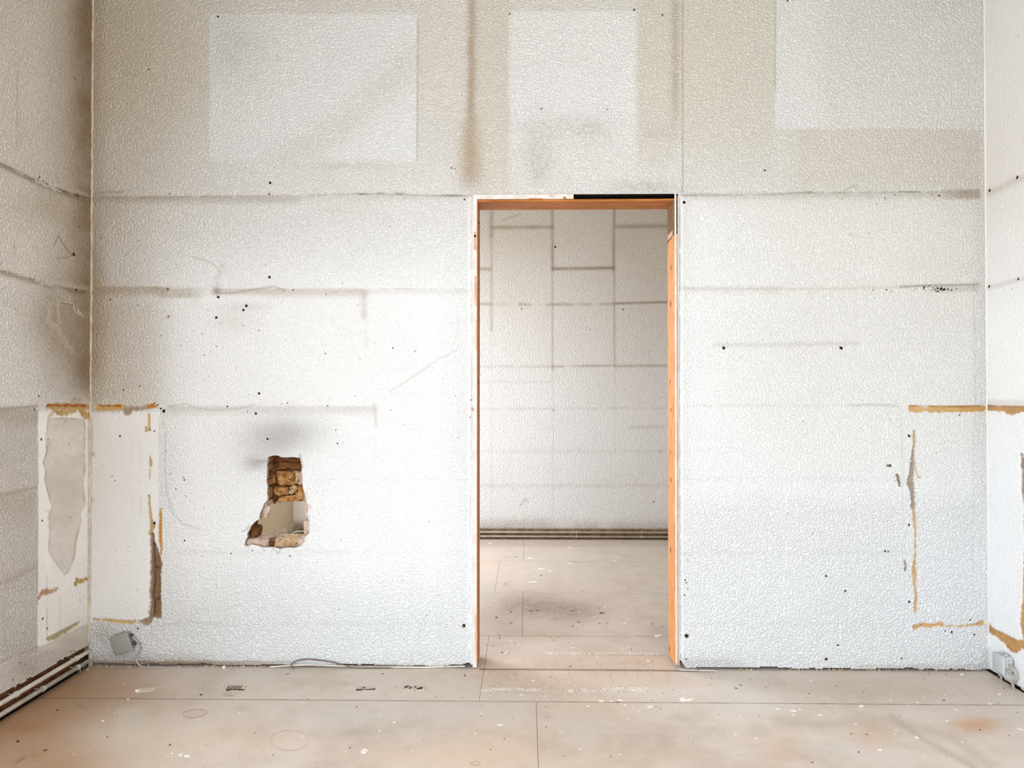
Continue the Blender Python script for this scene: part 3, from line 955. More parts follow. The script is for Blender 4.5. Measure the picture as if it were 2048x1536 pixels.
hs = [(540, 366, 2.5), (903, 336, 1.6), (910, 338, 1), (929, 399, 2), (539, 554, 3), (437, 594, 2.6), (493, 612, 2.6), (487, 620, 2.6), (433, 635, 2.8), (518, 787, 2.4),
      (512, 827, 2.4), (1447, 696, 3), (1682, 696, 3.6), (1368, 405, 3.2), (1529, 341, 1.6), (1575, 2, 2), (1770, 397, 1.4), (1878, 391, 2), (1864, 389, 1), (1530, 341, 1.4),
      (1773, 580, 1.6), (1746, 580, 1.2), (1782, 583, 1), (1848, 574, 2), (1847, 578, 1.6), (1875, 577, 2), (1882, 578, 2.6), (1888, 579, 2.6), (1876, 583, 1.6), (1862, 580, 1),
      (1895, 578, 1.4), (1866, 576, 1), (1818, 872, 3.2), (1790, 962, 1), (1780, 931, 2.4), (1818, 1050, 2.4), (1818, 1203, 2.2), (1919, 830, 1.6), (1940, 1240, 1.6),
      (1652, 1152, 2), (1652, 1318, 3.5), (1676, 1290, 2), (1372, 1272, 3.5), (1370, 1160, 1.4), (1372, 1165, 1.4), (1376, 1178, 1.2), (1369, 1190, 1.6), (1376, 1120, 1.2),
      (928, 1251, 3), (309, 862, 1.6), (240, 872, 2), (309, 1046, 2.6), (176, 787, 2.6), (247, 780, 1.6), (280, 772, 1.4), (300, 860, 1), (224, 953, 1.2), (230, 961, 1.2),
      (324, 1018, 1), (367, 955, 1.2), (369, 960, 1.6), (352, 978, 1.2), (372, 992, 1.2), (369, 1081, 1.8), (310, 806, 1.4), (316, 810, 1.6), (322, 817, 2.2), (328, 822, 3),
      (535, 878, 2), (675, 887, 1.6), (672, 860, 1.2), (586, 580, 1.4), (652, 588, 1.2), (786, 696, 1.4), (651, 707, 1.2), (405, 668, 1), (408, 710, 1), (433, 692, 1.2), (518, 661, 1.2),
      (487, 652, 1), (575, 806, 1.4), (655, 812, 1.4), (455, 813, 1.6), (495, 823, 1), (1790, 390, 1), (1268, 20, 2.4), (1020, 28, 1.6), (1083, 218, 1.6), (1215, 219, 1.2), (1325, 30, 1.6),
      (436, 34, 2), (1300, 702, 1), (298, 139, 1.6), (1690, 1182, 2), (1770, 1102, 2), (1776, 1103, 1.4), (1372, 1318, 1.6), (339, 388, 1.4), (221, 599, 1.6), (275, 610, 1), (942, 800, 1.2), (940, 835, 1.2),
      (500, 1062, 2), (498, 1054, 1.4), (491, 1063, 2.6), (516, 1012, 1.4), (1903, 1264, 2.4), (1948, 1269, 2.2), (1890, 1262, 1.4), (505, 1101, 1.2), (580, 1112, 1.4), (462, 1107, 1.4), (1803, 1317, 2)]
rr = random.Random(3)
for _ in range(150):
    hs.append((rr.uniform(185, 930), rr.uniform(420, 1320), rr.uniform(.5, .95)))
for _ in range(50):
    hs.append((rr.uniform(1370, 1955), rr.uniform(280, 1320), rr.uniform(.5, .9)))
for _ in range(25):
    hs.append((1885 + rr.gauss(0, 25), 579 + rr.gauss(0, 3), rr.uniform(.6, 1.5)))
hs = [h for h in hs if not (480 < h[0] < 625 and 905 < h[1] < 1100)]
holes_part('nail_holes', hs, 'y', 0.0, (0, -.0015, 0), M_HOLE, wall_back)

# ------------------------------------------------------------------ left wall


def paint_left(U, V, X, Y, Z):
    p = Paint(U, V, (240, 236, 230))
    n_big, n_mid = fbm(U / 90, V / 90, 21), fbm(U / 40, V / 40, 22)
    p.mix(1 - sm(V, 300, 900), (216, 203, 184), .55)
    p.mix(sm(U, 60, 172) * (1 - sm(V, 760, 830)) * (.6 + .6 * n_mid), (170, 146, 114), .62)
    p.mix(sm(U, 125, 176) * (1 - sm(V, 760, 815)) * (.6 + .8 * n_mid), (138, 112, 80), .65)  # grimy corner, with the corner's shade painted in
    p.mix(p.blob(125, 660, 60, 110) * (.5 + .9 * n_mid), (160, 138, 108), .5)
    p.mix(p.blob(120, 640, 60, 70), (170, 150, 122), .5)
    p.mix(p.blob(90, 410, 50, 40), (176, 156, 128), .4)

    def rail(pts, k, kl):
        q = [(a, b + 4) for a, b in pts]
        p.mix(p.line(q, 5), (148, 128, 102), k)
        p.mix(p.line([(a, b - 6) for a, b in pts], 4), (226, 218, 206), kl)
        p.mix(p.line(pts, 1.3, 3, .2), (110, 90, 66), k * .8)
        p.depth = p.depth + .004 * sm(p.field([(a, b, 4) for a, b in q]), 0, 3)
    rail([(-40, 302), (0, 325), (75, 362), (130, 383), (174, 396)], .72, .35)
    rail([(-40, 530), (0, 540), (70, 560), (130, 576), (174, 583)], .62, .35)
    m = p.strip([(72, 360, 3), (90, 367, 5), (110, 376, 4), (122, 381, 2)], 3, 2, 4)
    p.gouge(m, .005, (226, 220, 210), 'crumbled white plaster on the upper rail line', 'crumbled_plaster', 1.0, .2)
    m = p.strip([(74, 562, 3), (92, 566, 4), (104, 569, 2)], 3, 2, 6)
    p.gouge(m, .005, (220, 212, 200), 'crumbled white plaster on the lower rail line', 'crumbled_plaster', 1.0, .2)
    p.mix(p.line([(76, 355), (82, 362), (98, 369)], 1.3, 3, .3), (40, 30, 20), .9)
    p.mix(p.line([(112, 376), (160, 392)], 1.3, 3, .4), (50, 38, 26), .8)
    # patched socket
    bx = p.box(115, 152, 602, 640, 2, 2, 2, 20)
    p.mix(p.line([(152, 608), (116, 601), (117, 625), (119, 645)], 1.5), (226, 218, 206), .7)
    p.mix(p.line([(118, 603), (150, 610)], 1.2), (96, 78, 56), .6)
    p.mix(p.strip([(150, 608, 3), (152, 620, 4), (158, 624, 3), (166, 632, 2)], 2, 2, 8), (222, 214, 202), .8)
    p.mix(p.line([(150, 606), (153, 622)], 1.3), (60, 44, 28), .7)
    p.mix(p.strip([(112, 575, 6), (130, 588, 9), (140, 598, 5)], 3, 6, 7), (214, 204, 190), .5)
    p.mix(p.strip([(100, 610, 5), (95, 640, 5), (118, 660, 6), (135, 690, 5), (145, 700, 3)], 5, 6, 9), (216, 206, 192), .5)
    # cracks round the cable hole
    C = (92, 72, 48)
    p.mix(p.line([(146, 509), (137, 505), (128, 490), (117, 472), (109, 490)], 1.3), C, .55)
    p.mix(p.line([(113, 517), (130, 516), (144, 511)], 1.2), C, .5)
    # lower left field
    low = p.box(-40, 75, 820, 1330, 2, 2, 6, 60)
    p.mix(low, (204, 195, 182), .65)
    p.mix(p.line([(-40, 822), (0, 819), (74, 812)], 3), (150, 132, 108), .6)
    p.mix(p.box(-40, 75, 812, 850, 2, 2, 4, 30), (184, 172, 154), .5)
    p.mix(p.line([(-30, 996), (20, 986), (72, 974)], 3.2), (160, 146, 126), .5)
    p.mix(p.box(-40, 72, 985, 1040, 2, 10, 10, 60), (190, 180, 164), .4)
    p.mix(p.line([(-30, 1176), (20, 1160), (72, 1132)], 5), (170, 156, 140), .4)
    p.mix(p.box(75.5, 94, 822, 1210, 3, 4, 4, 30, 1, 3), (238, 235, 230), .85)
    p.mix(p.line([(76, 815), (76, 1000), (75, 1210)], 1.1, 5, .3), (130, 116, 98), .5)
    # panel from which the lining was torn: raw smooth plaster, flaked edges
    pan = [(97, 836), (168, 838), (171, 860), (169, 900), (171, 930), (168, 980), (170, 1005), (164, 1030), (166, 1042), (158, 1060), (152, 1085), (150, 1110), (142, 1140), (130, 1150), (108, 1120),
           (98, 1105), (100, 1060), (97, 1035), (103, 1012), (98, 990), (90, 960), (93, 945), (87, 925), (94, 905), (93, 870)]
    m = p.poly(pan, 2, 2.2, 3, 7)
    p.gouge(m, .003, (224, 217, 207), 'grey patch of raw plaster with flaked edges', 'raw_plaster', .35, .05)
    p.mix(m * sm(n_mid, .5, .72), (206, 196, 184), .55)
    p.mix(m * p.blob(130, 985, 34, 40), (200, 188, 175), .45)
    p.mix(p.line(pan[9:] + [pan[0]], 1.7, 4, .35), (164, 142, 112), .75)
    p.mix(p.line(pan[:10], 1.7, 6, .35), (168, 146, 116), .75)
    p.chip = p.chip * (1 - .8 * p.box(76, 176, 822, 1300, 3, 3, 8, 10))
    p.mix(p.box(78, 176, 1120, 1262, 3, 3, 40, 10) * (1 - m), (230, 226, 220), .5)
    # torn-off battens
    m = p.strip([(97, 813, 4), (120, 812, 6), (145, 814, 7), (165, 813, 6), (176, 814, 5)], 2.6, 2, 30)
    m = np.maximum(m, p.strip([(112, 822, 5), (128, 825, 6), (150, 822, 5)], 4, 2, 31))
    m = np.maximum(m, p.strip([(166, 822, 6), (172, 830, 7), (178, 830, 5)], 2, 2, 32))
    p.gouge(m, .004, (220, 182, 122), 'ochre bare plaster where a batten was torn off')
    p.mix(p.strip([(96, 811, 2.4), (130, 810.5, 2.6), (150, 810, 3.2), (172, 811, 2.4)], 2, 1.5, 33), (192, 100, 18), .95)
    p.mix(p.strip([(142, 803, 2), (150, 800, 3), (160, 800, 3)], 3, 3, 34), (190, 140, 84), .7)
    p.mix(p.strip([(97, 834, 3), (103, 828, 4)], 3, 2, 35), (190, 150, 96), .7)
    m = p.strip([(152, 1168, 3), (156, 1160, 4), (160, 1163, 3)], 1.6, 1.6, 36)
    m = np.maximum(m, p.strip([(160, 1163, 4), (174, 1158, 3)], 2, 2, 37))
    p.gouge(m, .003, (206, 172, 96), 'yellow scraped spot')
    m = p.strip([(78, 1196, 2.5), (84, 1188, 3), (94, 1183, 6), (104, 1182, 3), (116, 1178, 2), (122, 1180, 1.5)], 2.6, 1.8, 38)
    p.gouge(m, .003, (216, 176, 142), 'pinkish scraped spot')
    m = p.strip([(98, 1278, 3.5), (110, 1274, 4.5), (130, 1263, 4.5), (150, 1250, 3.5), (158, 1246, 2)], 1.4, 1.6, 39)
    p.gouge(m, .003, (214, 196, 146), 'yellowish scraped line above the pipes')
    # old skirting line and the grubby strip under it
    ln = [(-40, 1356), (0, 1334), (76, 1294), (98, 1284), (160, 1252), (176, 1246)]
    fl = np.interp(U, [a for a, _ in ln], [b for _, b in ln])
    p.mix(sm(V - fl, -2, 4), (188, 179, 166), .72)
    p.chip = p.chip * (1 - .5 * sm(V - fl, -2, 4))
    p.mix(p.line([(-40, 1344), (0, 1324), (76, 1293)], 2.2, 4, .2), (170, 158, 140), .6)
    p.mix(p.line([(-40, 1362), (0, 1342), (78, 1304), (160, 1262)], 2, 6, .2), (224, 218, 208), .5)
    p.mix(p.blob(60, 1340, 26, 18), (160, 150, 136), .35)
    p.mix(p.blob(140, 1285, 26, 18), (166, 156, 142), .35)
    for u in (10, 120):
        p.mix(p.line([(u, 1190), (u, 1300)], 2), (196, 190, 180), .3)
    p.mix(p.line([(94, 1150), (94, 1275)], 1.2, 6, .4), (150, 120, 90), .5)
    p.mix(p.line([(35, 140), (34, 300)], 1.3), (160, 142, 116), .4)
    p.mix(p.line([(28, 480), (30, 530)], 1.3), (160, 142, 116), .3)
    p.col = p.col * (1 + .10 * (n_big[..., None] - .5) + .08 * (n_mid[..., None] - .5))
    return p


zl = lambda y: .098 + .006 * (fbm(y * 26, y * 0, 61) - .5) * 2
ys = spaced([-.95, 0.0], [.005])
zs2 = np.concatenate([spaced([.09, 3.1], [.006]), [ZC]])
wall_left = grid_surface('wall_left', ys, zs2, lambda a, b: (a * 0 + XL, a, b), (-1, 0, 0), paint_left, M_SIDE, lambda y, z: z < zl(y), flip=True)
mb = MB()
mb.box(XL - .10, XL - .020, -.95, .0, 0, .14)
mb.build('bare_masonry', M_BROWN, wall_left)
mb = MB()                                              # rest of the wall, round the window beside the photographer
for y0, y1, z0, z1 in ((-5.6, -4.4, 0, ZC), (-4.4, -2.1, 0, .1), (-4.4, -2.1, 2.65, ZC), (-2.1, -.95, 0, ZC)):
    mb.box(XL - .3, XL, y0, y1, z0, z1)
mb.build('wall_panel', M_PLAIN, wall_left)
mb = MB()
mb.box(XL - .3, XL - .02, -.95, 0, .14, ZC)
mb.build('masonry_core', M_CORE, wall_left)
lh = [(147, 509, 3.6), (152, 580, 2.6), (150, 157, 1.8), (155, 390, 2.4), (68, 819, 2.4), (77, 792, 2), (82, 879, 2.4), (84, 1041, 2.2), (85, 1237, 2.4), (30, 618, 1), (158, 453, 1.4), (40, 1325, 1.4),
      (50, 1330, 1.4), (130, 843, 1.4), (96, 878, 1.2), (98, 888, 1.2), (138, 889, 1.6), (141, 1035, 1.6), (94, 1257, 2), (25, 1360, 1.6), (141, 1303, 1.2), (149, 1303, 1.2), (160, 1200, 1.4), (86, 362, 1.5), (79, 354, 2)]
for _ in range(40):
    lh.append((rr.uniform(0, 170), rr.uniform(800, 1330), rr.uniform(.4, .9)))
holes_part('nail_holes', lh, 'x', XL, (.0015, 0, 0), M_HOLE, wall_left)

# ------------------------------------------------------------------ right wall


def paint_right(U, V, X, Y, Z):
    p = Paint(U, V, (242, 243, 243))
    n_big, n_mid = fbm(U / 90, V / 90, 71), fbm(U / 40, V / 40, 72)
    p.mix(1 - sm(V, 330, 700), (218, 211, 203), .55)
    p.chip *= .22
    p.mix(p.line([(1960, 392), (1985, 383), (2060, 348)], 8), (196, 188, 176), .55)
    p.mix(p.line([(1960, 579), (2000, 570), (2060, 553)], 5), (200, 194, 184), .5)
    p.mix(sm(V, 760, 1000), (238, 242, 245), .7)  # cool white low down, sky light painted in
    p.mix(p.box(1960, 2080, 800, 812, 8, 2, 8, 3), (206, 200, 192), .5)
    m = p.strip([(1975, 816, 5), (2000, 818, 5), (2048, 819, 5), (2090, 820, 6)], 1.2, 1.6, 1)
    m = np.maximum(m, p.strip([(2012, 823, 4), (2025, 826, 4), (2040, 822, 3)], 1.5, 1.6, 2))
    p.gouge(m, .004, (232, 184, 124), 'orange bare plaster strip where a batten was torn off')
    p.mix(p.line([(1974, 811), (2020, 813), (2080, 814)], 1.2, 4, .3), (170, 104, 50), .8)
    m = p.strip([(2043, 908, 2), (2044, 925, 4), (2047, 940, 5), (2047, 985, 5), (2052, 1010, 5), (2050, 1060, 4)], 1.6, 1.6, 3)
    p.gouge(m, .006, (190, 170, 152), 'greyish gouge in the plaster')
    m = p.strip([(2052, 1062, 3), (2050, 1110, 4), (2050, 1160, 5), (2049, 1195, 5), (2047, 1225, 6), (2044, 1240, 5), (2048, 1262, 6), (2056, 1300, 6)], 1.6, 1.6, 4)
    p.gouge(m, .004, (234, 186, 134), 'orange scraped line of plaster')
    m = p.strip([(1966, 1249, 7), (1980, 1260, 6), (1995, 1268, 6.5), (2010, 1277, 8), (2022, 1287, 12), (2030, 1294, 11), (2038, 1288, 8), (2060, 1292, 9)], 1.2, 1.6, 5)
    p.gouge(m, .005, (236, 182, 120), 'orange bare plaster, swollen at its lower end')
    p.mix(p.line([(2012, 1290), (2022, 1302), (2034, 1304)], 2), (214, 140, 70), .6)
    p.mix(p.strip([(1972, 1242, 2), (1978, 1248, 4), (1982, 1254, 2)], 2, 1.6, 8), (214, 200, 190), .8)
    fl = np.interp(V, [1300, 1500], [0, 0])
    zd = sm(Z, .03, .008)
    p.mix(zd, (176, 166, 154), .7)
    p.mix(p.line([(1990, 1346), (2048, 1392)], 1.5, 3, .5), (120, 110, 98), .4)
    p.col = p.col * (1 + .04 * (n_big[..., None] - .5) + .03 * (n_mid[..., None] - .5))
    return p


ys = spaced([-.70, 0.0], [.005])
zs3 = np.concatenate([spaced([.008, 3.1], [.006]), [ZC]])
wall_right = grid_surface('wall_right', ys, zs3, lambda a, b: (a * 0 + XR, a, b), (1, 0, 0), paint_right, M_SIDE, lambda y, z: z < .006 + .012 * fbm(y * 20, y * 0, 3))
mb = MB()
mb.box(XR, XR + .3, -5.6, -.70, 0, ZC)
mb.build('wall_panel', M_PLAIN, wall_right)
mb = MB()
mb.box(XR + .02, XR + .3, -.70, 0, .03, ZC)
mb.build('masonry_core', M_CORE, wall_right)
rh = [(1980, 381, 3), (2035, 355, 3.6), (1979, 573, 2.8), (2037, 558, 3), (2003, 1281, 1.2), (1994, 91, .8), (2036, 72, 1), (1964, 1176, 1.2), (1990, 420, .8), (1962, 1260, 1.4), (2024, 577, 1), (1975, 1330, 2.2)]
holes_part('nail_holes', rh, 'x', XR, (-.0015, 0, 0), M_HOLE, wall_right)

# pale filled corners
mb = MB()
_jr = random.Random(8)
mb.tube([(XL + .003 + _jr.uniform(-.0012, .0012), -.003 + _jr.uniform(-.001, .001), z) for z in np.linspace(.10, ZC, 160)], .0054, 8, 0)
o = mb.build('trim_1', M_TRIM, None, True)
o['kind'] = 'structure'
mb = MB()
mb.tube([(XR - .002, -.002, z) for z in np.linspace(.014, ZC, 60)], .0042, 8, 0)
o = mb.build('trim_2', M_PLAIN, None, True)
o['kind'] = 'structure'

# ------------------------------------------------------------------ back room walls


def paint_far(U, V, X, Y, Z):
    p = Paint(U, V, (238, 238, 236))
    n_big, n_mid = fbm(U / 60, V / 60, 91), fbm(U / 25, V / 25, 92)
    p.mix((1 - sm(V, 420, 900)) * (.75 + .5 * n_big), (210, 198, 180), .72)
    p.mix(sm(U, 1150, 1345) * (1 - sm(V, 500, 900)), (206, 194, 178), .22)  # tan towards the right paints in the light's falloff
    B = (150, 132, 106)

    def g(pts, w, k, brk=.0):
        p.mix(p.line(pts, w, 3, brk) * (.7 + .6 * n_mid), B, k)
    g([(983, 410), (983, 470)], 4.5, .55)
    g([(983, 470), (983, 660)], 3, .35)
    g([(983, 660), (983, 1060)], 2.5, .10)
    g([(1104.5, 380), (1105, 540)], 3, .66)
    g([(1105, 540), (1105, 740)], 2.2, .42)
    g([(1106, 740), (1106, 1050)], 2, .12)
    g([(1229, 380), (1227, 540)], 3, .66)
    g([(1228.5, 540), (1229, 730)], 2.2, .45)
    g([(1229, 730), (1229, 900)], 2, .12)
    g([(984, 455), (1103, 454)], 4, .66)
    g([(1231, 453), (1340, 452)], 4.5, .60)
    g([(1107, 537.5), (1227, 536)], 3.4, .80)
    g([(950, 538), (980, 538)], 3.4, .55)
    g([(950, 608), (1103, 609), (1228, 608)], 2.8, .55, .3)
    g([(1230, 607), (1340, 604)], 2.4, .80)
    g([(950, 733), (1104, 733)], 2.8, .26, .3)
    g([(1106, 733), (1228, 731)], 2.4, .52, .2)
    g([(1230, 732), (1340, 731)], 2.6, .50)
    g([(950, 818), (1340, 816)], 2.6, .20, .3)
    g([(955, 763), (1100, 764)], 2.4, .15)
    for v, u0, u1, k in ((855, 1260, 1325, .18), (903, 950, 1340, .10), (972, 950, 1340, .14)):
        g([(u0, v), (u1, v - 1)], 4, k)
    p.mix(p.blob(1107, 820, 3, 3), (120, 110, 96), .4)
    p.mix(sm(V, 1030, 1058) * (.3 + .9 * n_mid), (176, 168, 156), .6)
    p.mix(p.blob(1050, 1048, 70, 14), (176, 168, 156), .35)
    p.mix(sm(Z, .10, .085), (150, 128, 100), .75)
    p.mix(p.line([(1040, 1012), (1050, 998), (1056, 1004)], 1.6), (140, 132, 120), .4)
    p.mix(p.line([(1002, 442), (1025, 434), (1040, 428)], 1.4), (140, 124, 100), .4)
    # behind the hole: corner of the back room
    p.mix(p.box(560, 650, 960, 1100, 2, 2, 2, 2), (206, 196, 180), .5)
    p.mix(p.blob(600, 1052, 30, 9), (110, 92, 66), .7)
    p.chip = p.chip * (1 - .7 * p.box(560, 650, 960, 1100, 2, 2, 2, 2))
    p.col = p.col * (1 + .06 * (n_big[..., None] - .5))
    return p


xf = spaced([XL, -1.2, 1.9, 2.3], [.02, .009, .05])
zf = np.concatenate([spaced([0.0, 2.9], [.009]), [ZC]])
wall_far = grid_surface('wall_far', xf, zf, lambda a, b: (a, a * 0 + YF, b), (0, 1, 0), paint_far, M_FAR)
holes_part('nail_holes', [(1110, 494, 2), (1043, 618, 1.4), (1246, 619, 1.4), (958, 452, 1), (1307, 1003, 1.4), (1320, 903, 1), (1250, 780, .8), (1180, 660, .8)], 'y', YF, (0, -.0015, 0), M_HOLE, wall_far)


def ridged():
    m, nt, b = newmat('ridged_wall_lining')
    g = nd(nt, 'ShaderNodeNewGeometry').outputs['Position']
    wv = nd(nt, 'ShaderNodeTexWave')
    wv.bands_direction = 'Y'
    wv.inputs['Scale'].default_value = 14
    wv.inputs['Distortion'].default_value = .4
    nt.links.new(g, wv.inputs['Vector'])
    b.inputs['Base Color'].default_value = (*lin(192, 179, 152), 1)
    b.inputs['Roughness'].default_value = .85
    bp = nd(nt, 'ShaderNodeBump')
    bp.inputs['Distance'].default_value = .004
    nt.links.new(wv.outputs['Fac'], bp.inputs['Height'])
    nt.links.new(bp.outputs[0], b.inputs['Normal'])
    return m


M_RIDGE = ridged()
mb = MB()
for y0, y1, z0, z1 in ((WT, 1.05, 0, ZC), (1.05, 2.85, 0, .88), (1.05, 2.85, 2.4, ZC), (2.85, YF, 0, ZC)):
    mb.box(XL - .3, XL, y0, y1, z0, z1)
wl2 = mb.build('wall_far_left', M_RIDGE)
wl2['kind'] = 'structure'
mb = MB()
mb.box(XL, XL + .014, WT, YF, 0.0, .13, .003)
o = mb.build('baseboard_far_left', noisy_material('grubby_skirting_paint', (196, 186, 166), (170, 156, 132), 16, .7))
o['kind'] = 'structure'
mb = MB()
mb.box(2.3, 2.5, WT, YF, 0, ZC)
o = mb.build('wall_far_right', M_PLAIN)
o['kind'] = 'structure'
mb = MB()
for x0, x1, z0, z1 in ((XL - .3, -.9, 0, ZC), (-.9, 1.9, 0, .25), (-.9, 1.9, 2.65, ZC), (1.9, XR + .3, 0, ZC)):
    mb.box(x0, x1, -5.9, -5.6, z0, z1)
o = mb.build('wall_front', M_PLAIN)
o['kind'] = 'structure'
mb = MB()
mb.box(XL - .3, 2.5, -5.9, YF + .2, ZC, ZC + .15)
o = mb.build('ceiling', noisy_material('yellowed_ceiling_paint', (214, 206, 190), (206, 196, 178), 3, .9))
o['kind'] = 'structure'
mb = MB()
mb.box(XL - .1, 2.5, YF + .03, YF + .2, 0, ZC)
mb.build('masonry_core', M_CORE, wall_far)

# ------------------------------------------------------------------ floor of hardboard sheets


def paint_floor(U, V, X, Y, Z):
    p = Paint(U, V, (208, 195, 182))
    n_big, n_mid, n_sm = fbm(X * 2.2, Y * 2.2, 101), fbm(X * 7, Y * 7, 102), fbm(X * 22, Y * 22, 103)
    n_str = fbm(X * 4, Y * 30, 104)
    p.col = p.col * (1 + .22 * (n_big[..., None] - .5) + .24 * (n_mid[..., None] - .5) + .18 * (n_sm[..., None] - .5) + .08 * (n_str[..., None] - .5))
    p.chip = .6 + 0 * U
    front = 1 - sm(Y, -.05, .15)
    # greyish plaster dust, brown stain at the left also paints in the wall's shade
    p.mix(front * sm(n_mid + .3 * n_big, .52, .85), (206, 198, 190), .55)
    p.mix(front * (1 - sm(U, 60, 420)) * (.7 + .5 * n_mid), (162, 120, 80), .8)
    p.mix(front * p.blob(130, 1380, 170, 50), (150, 114, 80), .6)
    p.mix(p.box(235, 290, 1415, 1475, 30, 20, 16, 50, 8, 3), (196, 186, 172), .75)
    p.mix(p.blob(250, 1470, 90, 40), (206, 196, 182), .55)
    for cx, cy, rx, ry, k in ((880, 1515, 180, 30, .55), (1000, 1500, 90, 40, .4), (420, 1480, 160, 30, .35), (1240, 1520, 160, 30, .3), (1150, 1410, 70, 30, .25)):
        p.mix(p.blob(cx, cy, rx, ry), (220, 194, 172), k)
    for cx, cy, rx, ry, k in ((1960, 1452, 40, 16, .6), (1930, 1448, 30, 10, .4), (1740, 1470, 40, 26, .3), (1560, 1505, 60, 30, .25)):
        p.mix(p.blob(cx, cy, rx, ry), (196, 142, 96), k)
    for cx, cy, rx, ry, k in ((1500, 1405, 80, 24, .5), (700, 1430, 130, 22, .45), (900, 1420, 80, 20, .4), (1660, 1500, 60, 14, .35), (1400, 1350, 120, 20, .5), (520, 1350, 90, 14, .3)):
        p.mix(p.blob(cx, cy, rx, ry), (206, 203, 199), k)
    p.mix(p.line([(1560, 1440), (1640, 1450), (1760, 1440), (1900, 1470), (1980, 1530)], 12) * (.5 + .8 * n_mid), (164, 150, 134), .4)
    p.mix(p.line([(1780, 1430), (1850, 1480), (1950, 1536)], 6), (160, 142, 124), .35)
    p.mix(p.blob(1750, 1380, 180, 30) * (.5 + .8 * n_mid), (184, 166, 148), .55)
    # old glue rings
    th = np.linspace(0, 2 * math.pi, 26)
    p.mix(p.line([(389 + 24 * math.cos(t), 1427 + 8 * math.sin(t) - 2 * math.cos(t)) for t in th], 1.5), (150, 118, 90), .6)
    p.mix(p.blob(389, 1427, 20, 6), (196, 172, 148), .5)
    p.mix(p.line([(579 + 38 * math.cos(t), 1481 + 20 * math.sin(t)) for t in th], 1.5, 3, .3), (176, 150, 126), .6)
    p.mix(p.line([(1310 + 40 * math.cos(t), 1222 + 14 * math.sin(t)) for t in th], 1.2), (160, 142, 124), .5)
    p.mix(p.line([(951 + 8 * math.cos(t), 1527 + 4 * math.sin(t)) for t in th], 1.2), (170, 130, 100), .6)
    p.mix(p.line([(1230, 1160), (1262, 1172), (1274, 1182)], 1.2), (160, 142, 124), .5)
    # doorway: browner strip that lay under the threshold
    thr = p.box(955, 1345, 1309, 1338, 3, 6, 3, 3)
    p.mix(thr, (206, 178, 154), .28)
    p.mix(p.box(950, 1440, 1338, 1376, 8, 70, 3, 8), (208, 186, 166), .4)
    for k in range(26):
        u = 1000 + k * 14 + 8 * math.sin(k * 3.1)
        v = 1315 + 40 * (k * .37 % 1)
        p.mix(p.line([(u, v), (u + 9, v + 14)], 1.1), (190, 156, 130), .45)
    p.mix(p.line([(960, 1337.5), (1040, 1338), (1150, 1339), (1300, 1340), (1428, 1342)], 1.5), (96, 74, 56), .8)
    p.depth = p.depth + .003 * p.line([(960, 1337.5), (1150, 1339), (1428, 1342)], 1.8)
    p.mix(p.line([(1090, 1306), (1200, 1309), (1338, 1311)], 1.2, 3, .3), (130, 110, 92), .5)
    p.mix(p.line([(952, 1262), (966, 1268)], 1, 0), (130, 110, 92), .5)
    # back room
    edge = np.zeros(U.shape)
    edge[:2] = edge[-2:] = 1
    p.mix(edge * (.35 + .9 * n_sm), (92, 70, 52), np.where(Y > .6, .5, .75))          # dirt packed into the joints
    back = sm(Y, .1, .25)
    p.mix(back, (208, 196, 184), .45)
    p.mix(back * sm(n_mid, .5, .8), (190, 176, 162), .5)
    p.mix(p.blob(1060, 1212, 70, 26) * (.5 + .9 * n_sm), (120, 104, 88), .62)  # dark shadow patch painted onto the back room floor
    p.mix(p.blob(1150, 1222, 60, 20) * (.6 + .6 * n_sm), (124, 106, 90), .62)
    p.mix(p.blob(1000, 1240, 50, 26) * (.5 + .9 * n_sm), (150, 132, 114), .4)
    p.mix(p.blob(1090, 1268, 110, 12) * (.5 + .9 * n_sm), (160, 138, 118), .4)
    p.mix(p.blob(970, 1130, 30, 24), (222, 196, 176), .4)
    p.mix(p.blob(1320, 1262, 26, 16), (160, 150, 140), .4)
    p.mix(back * p.box(900, 1345, 1078, 1094, 2, 2, 2, 6), (180, 164, 146), .5)
    for u, v in ((1020, 1178), (1145, 1238), (1240, 1240), (1275, 1270)):
        p.mix(p.line([(u, v), (u + 24, v + 6), (u + 40, v + 3)], 1, 3, .3), (150, 130, 112), .4)
    # felt-pad prints
    p.mix(p.line([(445, 1388), (470, 1386)], 1.5, 3, .4), (120, 104, 88), .5)
    p.mix(p.line([(440, 1392), (466, 1391)], 1.5, 1, .4), (120, 104, 88), .5)
    p.mix(p.line([(350, 1458), (165, 1440)], 1, 3, .4), (110, 84, 60), .0)
    p.mix(p.line([(150, 1405), (172, 1418)], 1.2), (110, 84, 60), .5)
    p.mix(p.line([(33, 1525), (48, 1514)], 1.5), (90, 68, 48), .7)
    return p


